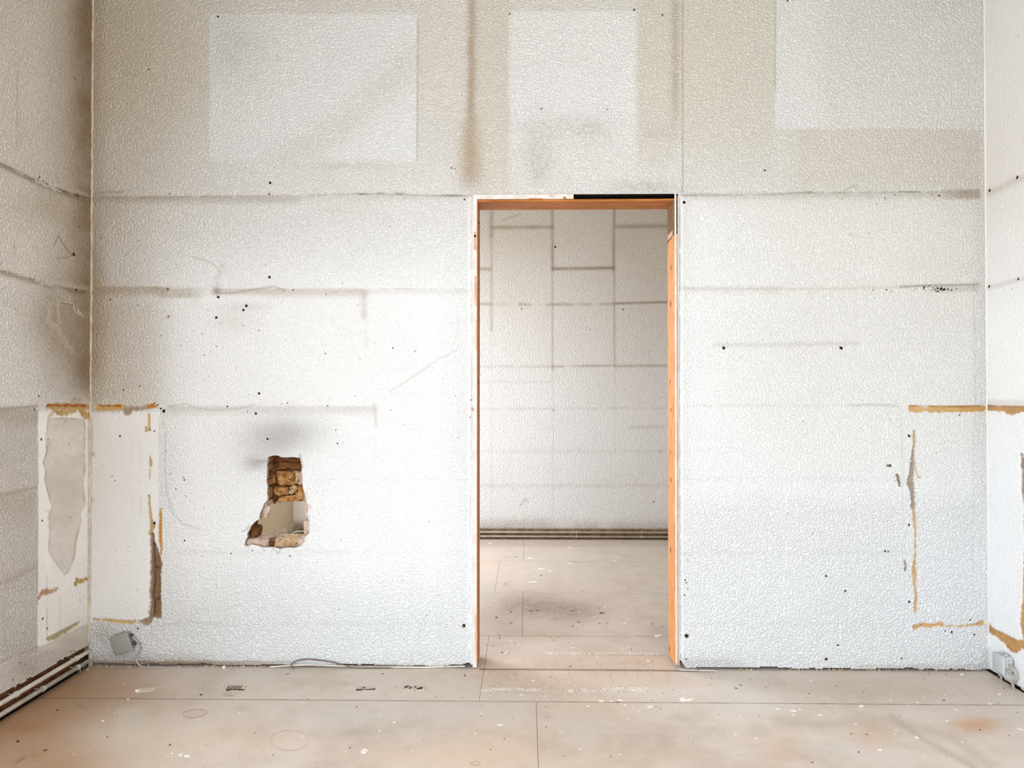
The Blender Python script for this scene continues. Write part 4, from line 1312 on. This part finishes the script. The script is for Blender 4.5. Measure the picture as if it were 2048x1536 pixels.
floor = empty('floor')
floor['kind'] = 'structure'
GAP = .0008
rows = [(-5.6, -1.23, [-2.0, 0.0, XR], False), (-1.23, -.372, [-2.0, .041, 2.05, XR], True), (-.372, .47, [XL, -.19, 1.823, XR], True),
        (.47, 1.31, [-2.0, -.02, 1.99, 2.3], True), (1.31, 2.22, [-2.0, -.196, 1.81, 2.3], True), (2.22, YF, [-2.0, -.02, 1.99, 2.3], True)]
for y0, y1, xb, vis in rows:
    for x0, x1 in zip(xb[:-1], xb[1:]):
        if not vis:
            A, B = spaced([x0, x1], [.3]), spaced([y0, y1], [.4])
        elif y0 > .4:
            A = spaced([x0, x1], [.010]) if x0 < 1.3 and x1 > -.5 and x0 > -1 or x0 > -.3 else spaced([x0, x1], [.012])
            B = spaced([y0, y1], [.012])
        elif y0 > -.5:
            A, B = spaced([x0, x1], [.008]), spaced([y0, .02, y1], [.007, .014])
        else:
            A, B = spaced([x0, x1], [.008]), spaced([y0, -.95, y1], [.05, .007])
        A = A.copy(); B = B.copy()
        A[0] += GAP; A[-1] -= GAP; B[0] += GAP; B[-1] -= GAP
        # the outer ring of each sheet drops into the joint
        A = np.concatenate([[A[0]], A, [A[-1]]])
        B = np.concatenate([[B[0]], B, [B[-1]]])

        def t3(a, b, A=A, B=B):
            z = np.zeros(a.shape)
            z[0, :] = z[-1, :] = -.006
            z[:, 0] = z[:, -1] = -.006
            return a, b, z
        grid_surface('hardboard_sheet', A, B, t3, (0, 0, -1), paint_floor, M_FLOOR, kind=None, parent=floor)
mb = MB()
mb.box(XL - .3, 2.5, -5.9, YF + .2, -.08, -.005)
mb.build('subfloor', M_DARK, floor)

# ------------------------------------------------------------------ door frame
door = empty('door_1')
door['kind'] = 'structure'
FD0, FD1 = -.004, .158
JL, JR = wx(955.5), wx(1348.5)            # inner faces of the jambs at the front
HB = wz(403, 1150)                        # underside of the head
mb = MB()
mb.box(DX0, JL, FD0 + .002, FD1, .012, HB + .004, .0012)
o = mb.build('jamb', M_WOODH, door)
mb = MB()                                 # painted front edge of the left jamb
mb.box(DX0 - .002, JL - .003, FD0 - .004, FD0 + .004, .006, DZ1, .0012)
o = mb.build('painted_edge', M_FRAMEP, door)
for v0, v1, u0, u1 in ((463, 500, 948, 953), (552, 612, 949, 953.5), (815, 822, 943, 948), (640, 700, 951, 953.5), (1230, 1322, 950, 954)):
    mb = MB()
    n = 7
    a = [at(u0 + (.9 * math.sin(k * 2.3 + v0)), v0 + (v1 - v0) * k / n, 'y', FD0 - .0046) for k in range(n + 1)]
    b = [at(u1 + (.5 * math.sin(k * 1.7 + v1)), v0 + (v1 - v0) * k / n, 'y', FD0 - .0046) for k in range(n + 1)]
    mb.add([tuple(q) for q in a + b], [(k, k + 1, n + 2 + k, n + 1 + k) for k in range(n)])
    mb.build('paint_chip', M_WOODL, door)
# right jamb in two lengths, cut on a slant
zs0, zs1 = at(1335, 487, 'y', FD1)[2], wz(470, 1348)


def slant(name, x0, x1, zlo, zhi, mat, top):
    v = []
    for (x, y) in ((x0, FD0), (x1, FD0), (x1, FD1), (x0, FD1)):
        f = (y - FD0) / (FD1 - FD0)
        zl_ = zlo if not top else zlo[0] + (zlo[1] - zlo[0]) * f
        v.append((x, y, zl_))
    for (x, y) in ((x0, FD0), (x1, FD0), (x1, FD1), (x0, FD1)):
        f = (y - FD0) / (FD1 - FD0)
        zh_ = zhi if top else zhi[0] + (zhi[1] - zhi[0]) * f
        v.append((x, y, zh_))
    mb = MB()
    mb.add(v, [(3, 2, 1, 0), (4, 5, 6, 7), (0, 1, 5, 4), (1, 2, 6, 5), (2, 3, 7, 6), (3, 0, 4, 7)])
    return mb.build(name, mat, door)


slant('jamb', JR, DX1 - .008, .022, (zs1, zs0), M_WOOD, False)
o = slant('jamb', JR, DX1 - .008, (zs1 + .002, zs0 + .002), HB + .004, M_WOODD, True)
o['label'] = 'darker short length at the top of the right jamb'
mb = MB()
mb.box(JR - .0015, JR + .004, FD0 + .03, FD1 - .01, zs0 + .01, zs0 + .035)
mb.build('splice_strip', M_WOODL, door)
mb = MB()
mb.box(JR + .002, JR + .0095, FD0 - .006, FD0 + .003, .03, DZ1, .001)
o = mb.build('painted_edge', M_FRAMEP, door)
for k, (x0, x1, zz0) in enumerate(((JR + .0105, JR + .0155, .03), (JR + .0165, DX1 + .0005, .02))):
    mb = MB()
    mb.box(x0, x1, FD0 - .003, FD0 + .02, zz0, wz(395 if k else 470), .0008)
    mb.build('edge_strip', M_WOODL if k == 0 else M_FRAMEP, door)
mb = MB()
for v, u, r in ((608, 1341, 3), (535, 1342, 2), (763, 1340, 2), (905, 1341, 2), (960, 1342, 2.5), (1100, 1341, 2.6), (1297, 1339, 2.6), (820, 1342, 2)):
    c = at(u, v, 'x', JR - .0006)
    mb.add([(c[0], c[1] + math.cos(t) * r * .0035, c[2] + math.sin(t) * r * .0055) for t in np.linspace(0, 2 * math.pi, 9)[:-1]], [tuple(range(8))])
o = mb.build('knots', M_BROWN, door)
o['kind'] = 'stuff'
mb = MB()
mb.box(JL - .002, JR + .008, FD0, FD1, HB, HB + .010, .0012)
mb.build('head', M_WOODH, door)
mb = MB()
mb.box(DX0 - .001, SLX0, FD0 - .003, .12, HB + .011, DZ1 - .001, .0012)
mb.build('packing_strip', M_FRAMEP, door)
mb = MB()
for u0, u1, v0, v1 in ((1057, 1087, 396.5, 400), (1126, 1133, 393, 399), (1046, 1049, 392, 394), (1098, 1110, 391, 392.5), (959, 962, 394, 397), (1137, 1139, 392, 394)):
    q = [at(u, v, 'y', FD0 - .0036) for u, v in ((u0, v0), (u0 + 2, v1), (u1, v1 - .6), (u1 - 2, v0 + .3))]
    mb.add(q, [(0, 1, 2, 3)])
o = mb.build('paint_chip', M_WOODH, door)
mb = MB()
for u, v, r in ((950, 472, 2.4), (958, 446, 1.6)):
    c = at(u, v, 'y', FD0 - .0046)
    mb.add([(c[0] + math.cos(t) * r * .0022, c[1], c[2] + math.sin(t) * r * .0026) for t in np.linspace(0, 2 * math.pi, 8)[:-1]], [tuple(range(7))])
o = mb.build('screw_holes', M_HOLE, door)
o['kind'] = 'stuff'

# ------------------------------------------------------------------ pipes


def pipe(name, pts, r, clips, label, mat=M_PIPE, group=None, smooth=0, axis='y'):
    root = empty(name, tuple(pts[0]), label=label, cat='pipe', group=group)
    mb = MB()
    mb.tube(pts, r, 12, smooth)
    mb.build('tube', mat, root, True)
    for c in clips:
        mb = MB()
        d = np.array([0, 1.0, 0]) if axis == 'y' else np.array([1.0, 0, 0])
        out = np.array([1.0, 0, 0]) if axis == 'y' else np.array([0, -1.0, 0])
        c = np.array(c)
        mb.tube([c - d * .006, c + d * .006], r * 1.28, 12, 0)
        a = c - out * .034
        mb.tube([a, c], .0026, 6, 0)
        mb.build('clip', mat, root, False)
    return root


zu, zlw = .073, .033
xp = XL + .012
up = [(xp, y, zu) for y in (-1.6, -.6, -.06)] + [(xp, -.03, zu), (xp + .002, -.018, zu - .003), (xp + .003, -.012, zu - .016), (xp + .003, -.012, .004)]
pipe('heating_pipe', up, .0095, [(xp, -.115, zu), (xp, -.52, zu)], 'upper grey-white pipe along the left wall, bending down in the corner')
pipe('heating_pipe', [(xp + .004, -1.6, zlw), (xp + .004, -.022, zlw)], .0095, [(xp + .004, -.36, zlw), (xp + .004, -.115, zlw)],
     'lower grey-white pipe along the left wall, nearest the floor')
# a little rubble where the pipes go down
yq = YF - .028
pl = XL + .034
for z, lb in ((.062, 'upper thin pipe along the far wall of the back room'), (.026, 'lower thin pipe along the far wall of the back room, just above the floor')):
    cl = [(at(u, 1066, 'y', yq)[0], yq, z) for u in (1153, 1283)]
    pipe('heating_pipe', [(pl, .3, z), (pl, yq - .05, z), (pl + .006, yq - .018, z), (pl + .018, yq - .006, z), (pl + .05, yq, z), (2.25, yq, z)], .0085, cl, lb, axis='x')
mb = MB()
mb.box(XL + .05, 2.3, YF - .012, YF - .001, .0, .085)
o = mb.build('baseboard_far', noisy_material('brown_bare_base', (150, 124, 96), (110, 86, 62), 20, .9, .003, 60))
o['kind'] = 'structure'

# ------------------------------------------------------------------ junction boxes and cables


def junction_box(name, loc, rot, label, mat, size=.086, depth=.038):
    """lid towards local -Y"""
    root = empty(name, loc, label=label, cat='junction box')
    root.rotation_euler = rot
    h = size / 2
    mb = MB()
    mb.box(-h + .003, h - .003, -depth * .72, .0, -h + .003, h - .003, .005)
    mb.build('housing', mat, root, True, loc=(0, 0, 0))
    mb = MB()
    mb.box(-h, h, -depth, -depth * .70, -h, h, .006)
    mb.build('lid', mat, root, True, loc=(0, 0, 0))
    for z in (-.018, .018):
        mb = MB()
        mb.tube([(h - .004, -depth * .36, z), (h + .007, -depth * .36, z)], .0085, 12, 0)
        mb.tube([(h + .006, -depth * .36, z), (h + .010, -depth * .36, z)], .006, 12, 0)
        mb.build('cable_entry', M_BOXD if mat is M_BOX else mat, root, True, loc=(0, 0, 0))
    mb = MB()
    mb.tube([(-.018, -depth * .36, h - .004), (-.018, -depth * .36, h + .003)], .008, 12, 0)
    mb.tube([(.012, -depth * .36, h - .004), (.012, -depth * .36, h + .003)], .008, 12, 0)
    mb.build('knockout', mat, root, True, loc=(0, 0, 0))
    return root


bc_ = at(245.5, 1285.5, 'y', -.02)
jb = junction_box('junction_box', (bc_[0], -.002, bc_[2]), (0, math.radians(-19), 0), 'grey square junction box hanging tilted low on the wall left of the doorway', M_BOX)


def cable(pts, r, mat, name, label=None, parent=None, seg=8, sm_=8):
    mb = MB()
    mb.tube(pts, r, seg, sm_)
    o = mb.build(name, mat, parent, True)
    if label and parent is None:
        tag(o, label, 'cable')
    elif label:
        o['label'] = label
    return o


def wp(u, v, y):
    return at(u, v, 'y', y)


def fp(u, v, z=.005):
    return at(u, v, 'z', z)


cable([wp(264, 1273, -.016), wp(270, 1279, -.018), wp(279, 1288, -.016), wp(281, 1297, -.012), wp(276, 1308, -.010), wp(273.5, 1318, -.010), wp(276, 1327, -.012), wp(284, 1333, -.014),
       fp(300, 1335.5, .004), fp(330, 1335, .004)], .0042, M_CABLE, 'lead', parent=None,
      label='grey cable curling down from the tilted junction box to the floor')
cable([wp(263, 1287, -.014), wp(269, 1290, -.014), wp(272, 1285, -.014), wp(267, 1277, -.012), wp(260, 1266, -.008)], .003, M_BOXD, 'wire_stub',
      'short dark wire stub curling at the side of the tilted junction box')

cable([fp(540, 1334, .005), wp(580, 1331, -.012), wp(620, 1330, -.012), wp(668, 1331.5, -.012), wp(700, 1332.5, -.012), fp(760, 1334, .006), fp(820, 1334.5, .006), fp(860, 1334.5, .005),
       fp(900, 1333, .006), wp(930, 1332.5, -.006)], .0036, M_CABLEW, 'cable', 'white cable lying along the foot of the wall left of the doorway')
cable([fp(588, 1336.5, .004), wp(583, 1334, -.026), wp(583, 1329.5, -.024), wp(590, 1323, -.012), wp(612, 1318.5, -.010), wp(645, 1321, -.010), wp(668, 1325, -.010), wp(690, 1331, -.012), fp(720, 1335, .005),
       fp(770, 1335.5, .004), fp(800, 1334.5, .004)], .0034, M_CABLED, 'cable', 'darker cable rising in a low loop at the foot of the wall')
cable([fp(690, 1333, .009), fp(740, 1331.5, .012), fp(800, 1332, .010), fp(850, 1333, .006)], .0026, M_CABLED, 'cable', 'thin brown cable squeezed under the wall behind the white one')

# right-hand box on the right wall
rb_c = at(1999, 1326, 'x', XR - .040)
jr = junction_box('junction_box', (XR - .003, rb_c[1], rb_c[2] - .001), (math.radians(0), 0, math.radians(-90)), 'pale grey square junction box on the right wall just above the floor', M_BOX2, .080, .046)


def rp(u, v, x=XR - .02):
    return at(u, v, 'x', x)


cable([rp(2015, 1330, XR - .024), rp(2022, 1333, XR - .024), rp(2030, 1345, XR - .020), rp(2032, 1357, XR - .016), rp(2027, 1368, XR - .014), rp(2026, 1378, XR - .012), rp(2029, 1384, XR - .010)], .0046, M_CABLE,
      'cable', 'grey cable bowing outwards from the right wall junction box to the floor')
cable([rp(2014, 1338, XR - .030), rp(2019, 1344, XR - .030), rp(2023, 1357, XR - .026), rp(2025, 1368, XR - .022), rp(2030, 1383, XR - .014)], .0046, M_CABLE,
      'cable', 'grey cable dropping straight from the right wall junction box to the floor')
cable([rp(1990, 1338, XR - .016), rp(1997, 1345, XR - .014), rp(2002, 1355, XR - .012), rp(2003.5, 1364, XR - .010)], .0038, M_CABLE,
      'cable', 'short grey cable running down behind the lower edge of the right wall box')

# ------------------------------------------------------------------ things stuck to or lying on the floor


def slab(pts, h, mat, name, parent=None, jag=0.0, seed=0, label=None, cat=None, group=None, sub=3):
    """thin ragged slab on the floor with an outline given by measured points"""
    rnd = random.Random(seed)
    q = []
    n = len(pts)
    for i in range(n):
        a, b = pts[i], pts[(i + 1) % n]
        for k in range(sub):
            t = k / sub
            u, v = a[0] + (b[0] - a[0]) * t, a[1] + (b[1] - a[1]) * t
            q.append(at(u + rnd.uniform(-jag, jag), v + rnd.uniform(-jag, jag) * .5, 'z', 0.0))
    m = len(q)
    c = sum(q) / m
    v = [(p[0], p[1], .0003) for p in q] + [(c[0] + (p[0] - c[0]) * .94, c[1] + (p[1] - c[1]) * .94, h * (.7 + .6 * rnd.random())) for p in q] + [(c[0], c[1], h)]
    f = [(i, (i + 1) % m, m + (i + 1) % m, m + i) for i in range(m)] + [(m + i, m + (i + 1) % m, 2 * m) for i in range(m)]
    mb = MB()
    mb.add(v, f)
    o = mb.build(name, mat, parent)
    if label:
        tag(o, label, cat, group)
    return o


G = 'adhesive pad remnants on the floor'
for i, (pts, lb) in enumerate((([(268, 1380), (290, 1376), (314, 1375), (308, 1381), (290, 1384), (272, 1385)], 'crumpled adhesive pad remnant on the brown floor below the tilted junction box'),
                               ([(452, 1372), (495, 1372), (491, 1381), (449, 1382)], 'adhesive pad remnant with black stripes on the floor'),
                               ([(714, 1373), (752, 1374), (751, 1381), (711, 1381)], 'plain adhesive pad remnant with a dark front edge on the floor'),
                               ([(808, 1372), (853, 1372), (852, 1381), (804, 1382)], 'black-smeared adhesive pad remnant on the floor nearest the doorway'))):
    t = slab(pts, .0022, M_GLUE, 'adhesive_pad', None, .7, i, lb, 'adhesive', G)
    if i == 1:
        for k in range(7):
            u = 454 + k * 4.3
            slab([(u + 3.4, 1372.6), (u + 5, 1372.6), (u - .6, 1381.4), (u - 2.4, 1381.4)], .0036, M_GLUED, 'black_stripe', t, .2, k)
        slab([(452, 1380.4), (490, 1379.8), (488, 1381), (452, 1382)], .0034, M_GLUED, 'edge_shadow_strip', t, .3, 9)  # dark strip stands in for the shadow along the pad's front edge
    if i == 2:
        slab([(712, 1379.4), (751, 1378.8), (750, 1380.6), (712, 1381.2)], .0036, M_GLUED, 'dark_edge', t, .3, 5)
        slab([(722, 1377), (731, 1375), (728, 1378)], .0036, M_GLUED, 'black_smear', t, .4, 6)
    if i == 3:
        for k, q in enumerate(([(808, 1374), (818, 1372.6), (816, 1376), (809, 1377)], [(822, 1374), (825, 1376), (819, 1379), (817, 1378)], [(828, 1374), (834, 1373), (829, 1378)], [(833, 1377.4), (847, 1375), (843, 1379.6), (833, 1380)])):
            slab(q, .0036, M_GLUED, 'black_smear', t, .6, k)
    if i == 0:
        slab([(270, 1382), (279, 1381), (278, 1384), (271, 1384)], .005, M_FLECK, 'white_crumb', t, .6, 2)
G2 = 'adhesive strips across the doorway'


def flaky(pts, n, label, seed, mat=M_GLUEW, tall=(2.5, 7)):
    """scraped-off adhesive: short crosswise ridges and crumbs left along a strip (top, bottom, density per station)"""
    rnd = random.Random(seed)
    mb = MB()
    while n > 0:
        k = rnd.randrange(len(pts) - 1)
        (u0, t0, b0, d0), (u1, t1, b1, d1) = pts[k], pts[k + 1]
        f = rnd.random()
        if rnd.random() > d0 + (d1 - d0) * f:
            continue
        n -= 1
        u, t, b = u0 + (u1 - u0) * f, t0 + (t1 - t0) * f, b0 + (b1 - b0) * f
        hgt = min(b - t, rnd.uniform(*tall))
        v = rnd.uniform(t, b - hgt)
        wd = rnd.uniform(.8, 2.2) if rnd.random() < .75 else rnd.uniform(3, 8)
        if wd > 3:
            hgt *= .4
        lean = rnd.uniform(-1.5, 1.0)
        q = [at(a, c, 'z', 0) for a, c in ((u, v), (u + wd, v + rnd.uniform(-.4, .4)), (u + wd + lean, v + hgt), (u + lean, v + hgt + rnd.uniform(-.4, .4)))]
        c = sum(q) / 4
        h = rnd.uniform(.0012, .003)
        mb.add([(p[0], p[1], .0002) for p in q] + [(c[0] + (p[0] - c[0]) * .75, c[1] + (p[1] - c[1]) * .75, h) for p in q],
               [(0, 1, 5, 4), (1, 2, 6, 5), (2, 3, 7, 6), (3, 0, 4, 7), (4, 5, 6, 7)])
    o = mb.build('adhesive_strip', mat)
    return tag(o, label, 'adhesive', G2)


flaky([(961, 1375, 1385, 1), (985, 1375, 1382, .9), (1020, 1375, 1382, .8), (1060, 1376, 1383, .5), (1078, 1377, 1382, .2)], 200, 'flaking white adhesive strip on the floor, left half before the doorway', 3)
slab([(1084, 1376.5), (1090, 1374.6), (1118, 1375.6), (1130, 1378), (1116, 1380.8), (1086, 1381.6)], .0016, M_GLUE, 'adhesive_strip', None, .6, 4, 'short beige adhesive flap with a dark front edge between the two white strips', 'adhesive', G2)
flaky([(1130, 1378, 1385, .3), (1180, 1377, 1386, .6), (1230, 1375, 1385, .8), (1270, 1374.5, 1384, 1), (1292, 1374.5, 1385, 1)], 250, 'flaking white adhesive strip on the floor, right half before the doorway', 5)
flaky([(1088, 1303, 1309, 1), (1106, 1305, 1309.5, .9), (1150, 1306, 1309.5, .5), (1220, 1305.5, 1309.5, .8), (1275, 1304.5, 1311, 1), (1325, 1308, 1311, .3)], 210, 'ragged white adhesive ridge on the floor inside the doorway', 6, tall=(1.5, 4))
slab([(1356, 1336), (1380, 1338), (1430, 1340), (1436, 1343), (1400, 1343), (1360, 1341)], .0016, M_GLUEW, 'adhesive_strip', None, .8, 8, 'pale adhesive smear on the floor at the right jamb foot', 'adhesive', G2, 4)
slab([(722, 1504), (726, 1500), (734, 1500), (736, 1503), (731, 1507), (723, 1507)], .004, M_FLECK, 'plaster_chip', None, .5, 1, 'large white plaster chip on the floor near the front', 'plaster chip')
slab([(444, 1334.5), (449, 1332), (452, 1334), (450, 1337), (445, 1337)], .006, M_FLECK, 'plaster_chip', None, .4, 2, 'round white plaster crumb at the foot of the wall left of the cable loop', 'plaster chip')
slab([(1009, 1308), (1016, 1303), (1019, 1302), (1016, 1306), (1011, 1309.5)], .004, M_FLECK, 'plaster_chip', None, .4, 3, 'narrow white plaster sliver on the floor inside the left jamb', 'plaster chip')
slab([(1919, 1349), (1925, 1347.5), (1929, 1349), (1925, 1351), (1920, 1351)], .003, M_FLECK, 'plaster_chip', None, .3, 4, 'oval white plaster crumb on the floor near the right corner', 'plaster chip')
slab([(1996, 1389), (2000, 1387), (2003, 1389), (2000, 1391)], .003, M_FLECK, 'plaster_chip', None, .3, 5, 'small round white crumb on the floor below the right wall box', 'plaster chip')

# paint flecks and grit that nobody could count
rnd = random.Random(11)


def flecks(name, n, mat, rmin, rmax, label, seed, areas, h=.0016, stretch=2.2, fixed=()):
    rnd = random.Random(seed)
    mb = MB()
    spots = [(u, v, r) for u, v, r in fixed]
    while len(spots) < n:
        u0, u1, v0, v1, w = rnd.choice(areas)
        spots.append((rnd.uniform(u0, u1), rnd.uniform(v0, v1), rnd.uniform(rmin, rmax) * (1 if rnd.random() < .85 else 1.8)))
    for u, v, r in spots:
        c = at(u, v, 'z', 0.0)
        k = np.linalg.norm(at(u + 1, v, 'z', 0) - c)
        a0 = rnd.uniform(0, 3.14)
        m = 7
        q = []
        for i in range(m):
            a = i * 2 * math.pi / m
            rr_ = r * k * (.6 + .8 * rnd.random())
            x, y = math.cos(a) * rr_ * stretch ** .5, math.sin(a) * rr_
            q.append((c[0] + x * math.cos(a0) - y * math.sin(a0), c[1] + x * math.sin(a0) + y * math.cos(a0)))
        v_ = [(x, y, .0002) for x, y in q] + [(c[0] + (x - c[0]) * .8, c[1] + (y - c[1]) * .8, h) for x, y in q]
        mb.add(v_, [(i, (i + 1) % m, m + (i + 1) % m, m + i) for i in range(m)] + [tuple(range(m, 2 * m))])
    o = mb.build(name, mat, floor)
    o['kind'] = 'stuff'
    return o


AR = [(180, 2040, 1345, 1400, 1), (100, 2040, 1400, 1536, 1), (960, 2040, 1345, 1480, 1), (960, 1335, 1085, 1300, 1), (960, 1335, 1200, 1340, 1), (960, 1150, 1345, 1400, 1)]
fx = [(1202, 1402, 5), (1222, 1402, 3), (1176, 1412, 3), (1300, 1414, 5), (1366, 1400, 8), (1380, 1400, 6), (1556, 1418, 3), (1586, 1422, 4), (1600, 1418, 3), (1512, 1477, 3), (1722, 1412, 4), (1834, 1475, 4), (1894, 1442, 2.5),
      (1160, 1498, 2), (1140, 1382, 3), (1240, 1400, 4), (1060, 1117, 7), (1085, 1138, 6), (1100, 1142, 4), (1141, 1127, 4), (1066, 1164, 6), (1140, 1095, 4), (980, 1086, 4), (1316, 1272, 6), (1230, 1122, 3), (1250, 1245, 4),
      (1296, 1322, 4), (788, 1445, 3), (362, 1510, 4), (375, 1512, 5), (963, 1428, 3), (1000, 1450, 4), (345, 1507, 2), (205, 1442, 3), (1640, 1430, 3), (1980, 1408, 3), (1835, 1405, 2.5), (2040, 1458, 5), (1760, 1500, 4), (1250, 1410, 3)]
flecks('paint_flecks', 300, M_FLECK, .5, 1.4, 'x', 12, AR, fixed=fx)
fd = [(1062, 1222, 3), (1074, 1221, 2.4), (1022, 1224, 2.5), (1144, 1222, 2), (1204, 1226, 4), (993, 1235, 2.4), (1022, 1246, 2.2), (1012, 1168, 2), (1082, 1151, 1.8), (1235, 1405, 2), (1600, 1417, 1.8), (340, 1490, 2.5),
      (36, 1483, 3), (90, 1501, 3), (115, 1421, 2.4), (402, 1390, 2.4), (832, 1380, 2.6), (576, 1348, 1.8), (765, 1348, 2), (929, 1349, 1.6), (1394, 1341, 2), (1734, 1469, 1.8), (1703, 1468, 1.6), (1717, 1504, 1.8), (1625, 1525, 1.6),
      (1887, 1401, 2), (930, 1352, 1.6), (700, 1496, 1.4), (713, 1414, 1.6), (1004, 1305, 2), (999, 1277, 1.8), (1145, 1252, 1.6)]
flecks('floor_grit', 200, M_SPECK, .5, 1.1, 'grit', 14, AR[:5], .0014, 2.8, fd)
rub = [(rnd.uniform(190, 560), rnd.uniform(1332.5, 1336), rnd.uniform(.8, 2.4)) for _ in range(60)] + [(rnd.uniform(1378, 1960), rnd.uniform(1339, 1342), rnd.uniform(.7, 1.8)) for _ in range(60)] \
    + [(rnd.uniform(120, 185), rnd.uniform(1333, 1345), rnd.uniform(.8, 2)) for _ in range(20)]
flecks('plaster_rubble', len(rub), noisy_material('brown_rubble', (150, 124, 98), (196, 176, 156), 60, .95), 1, 2, 'crumbs of brown plaster rubble along the foot of the walls', 15, AR, .007, 2.0, rub)
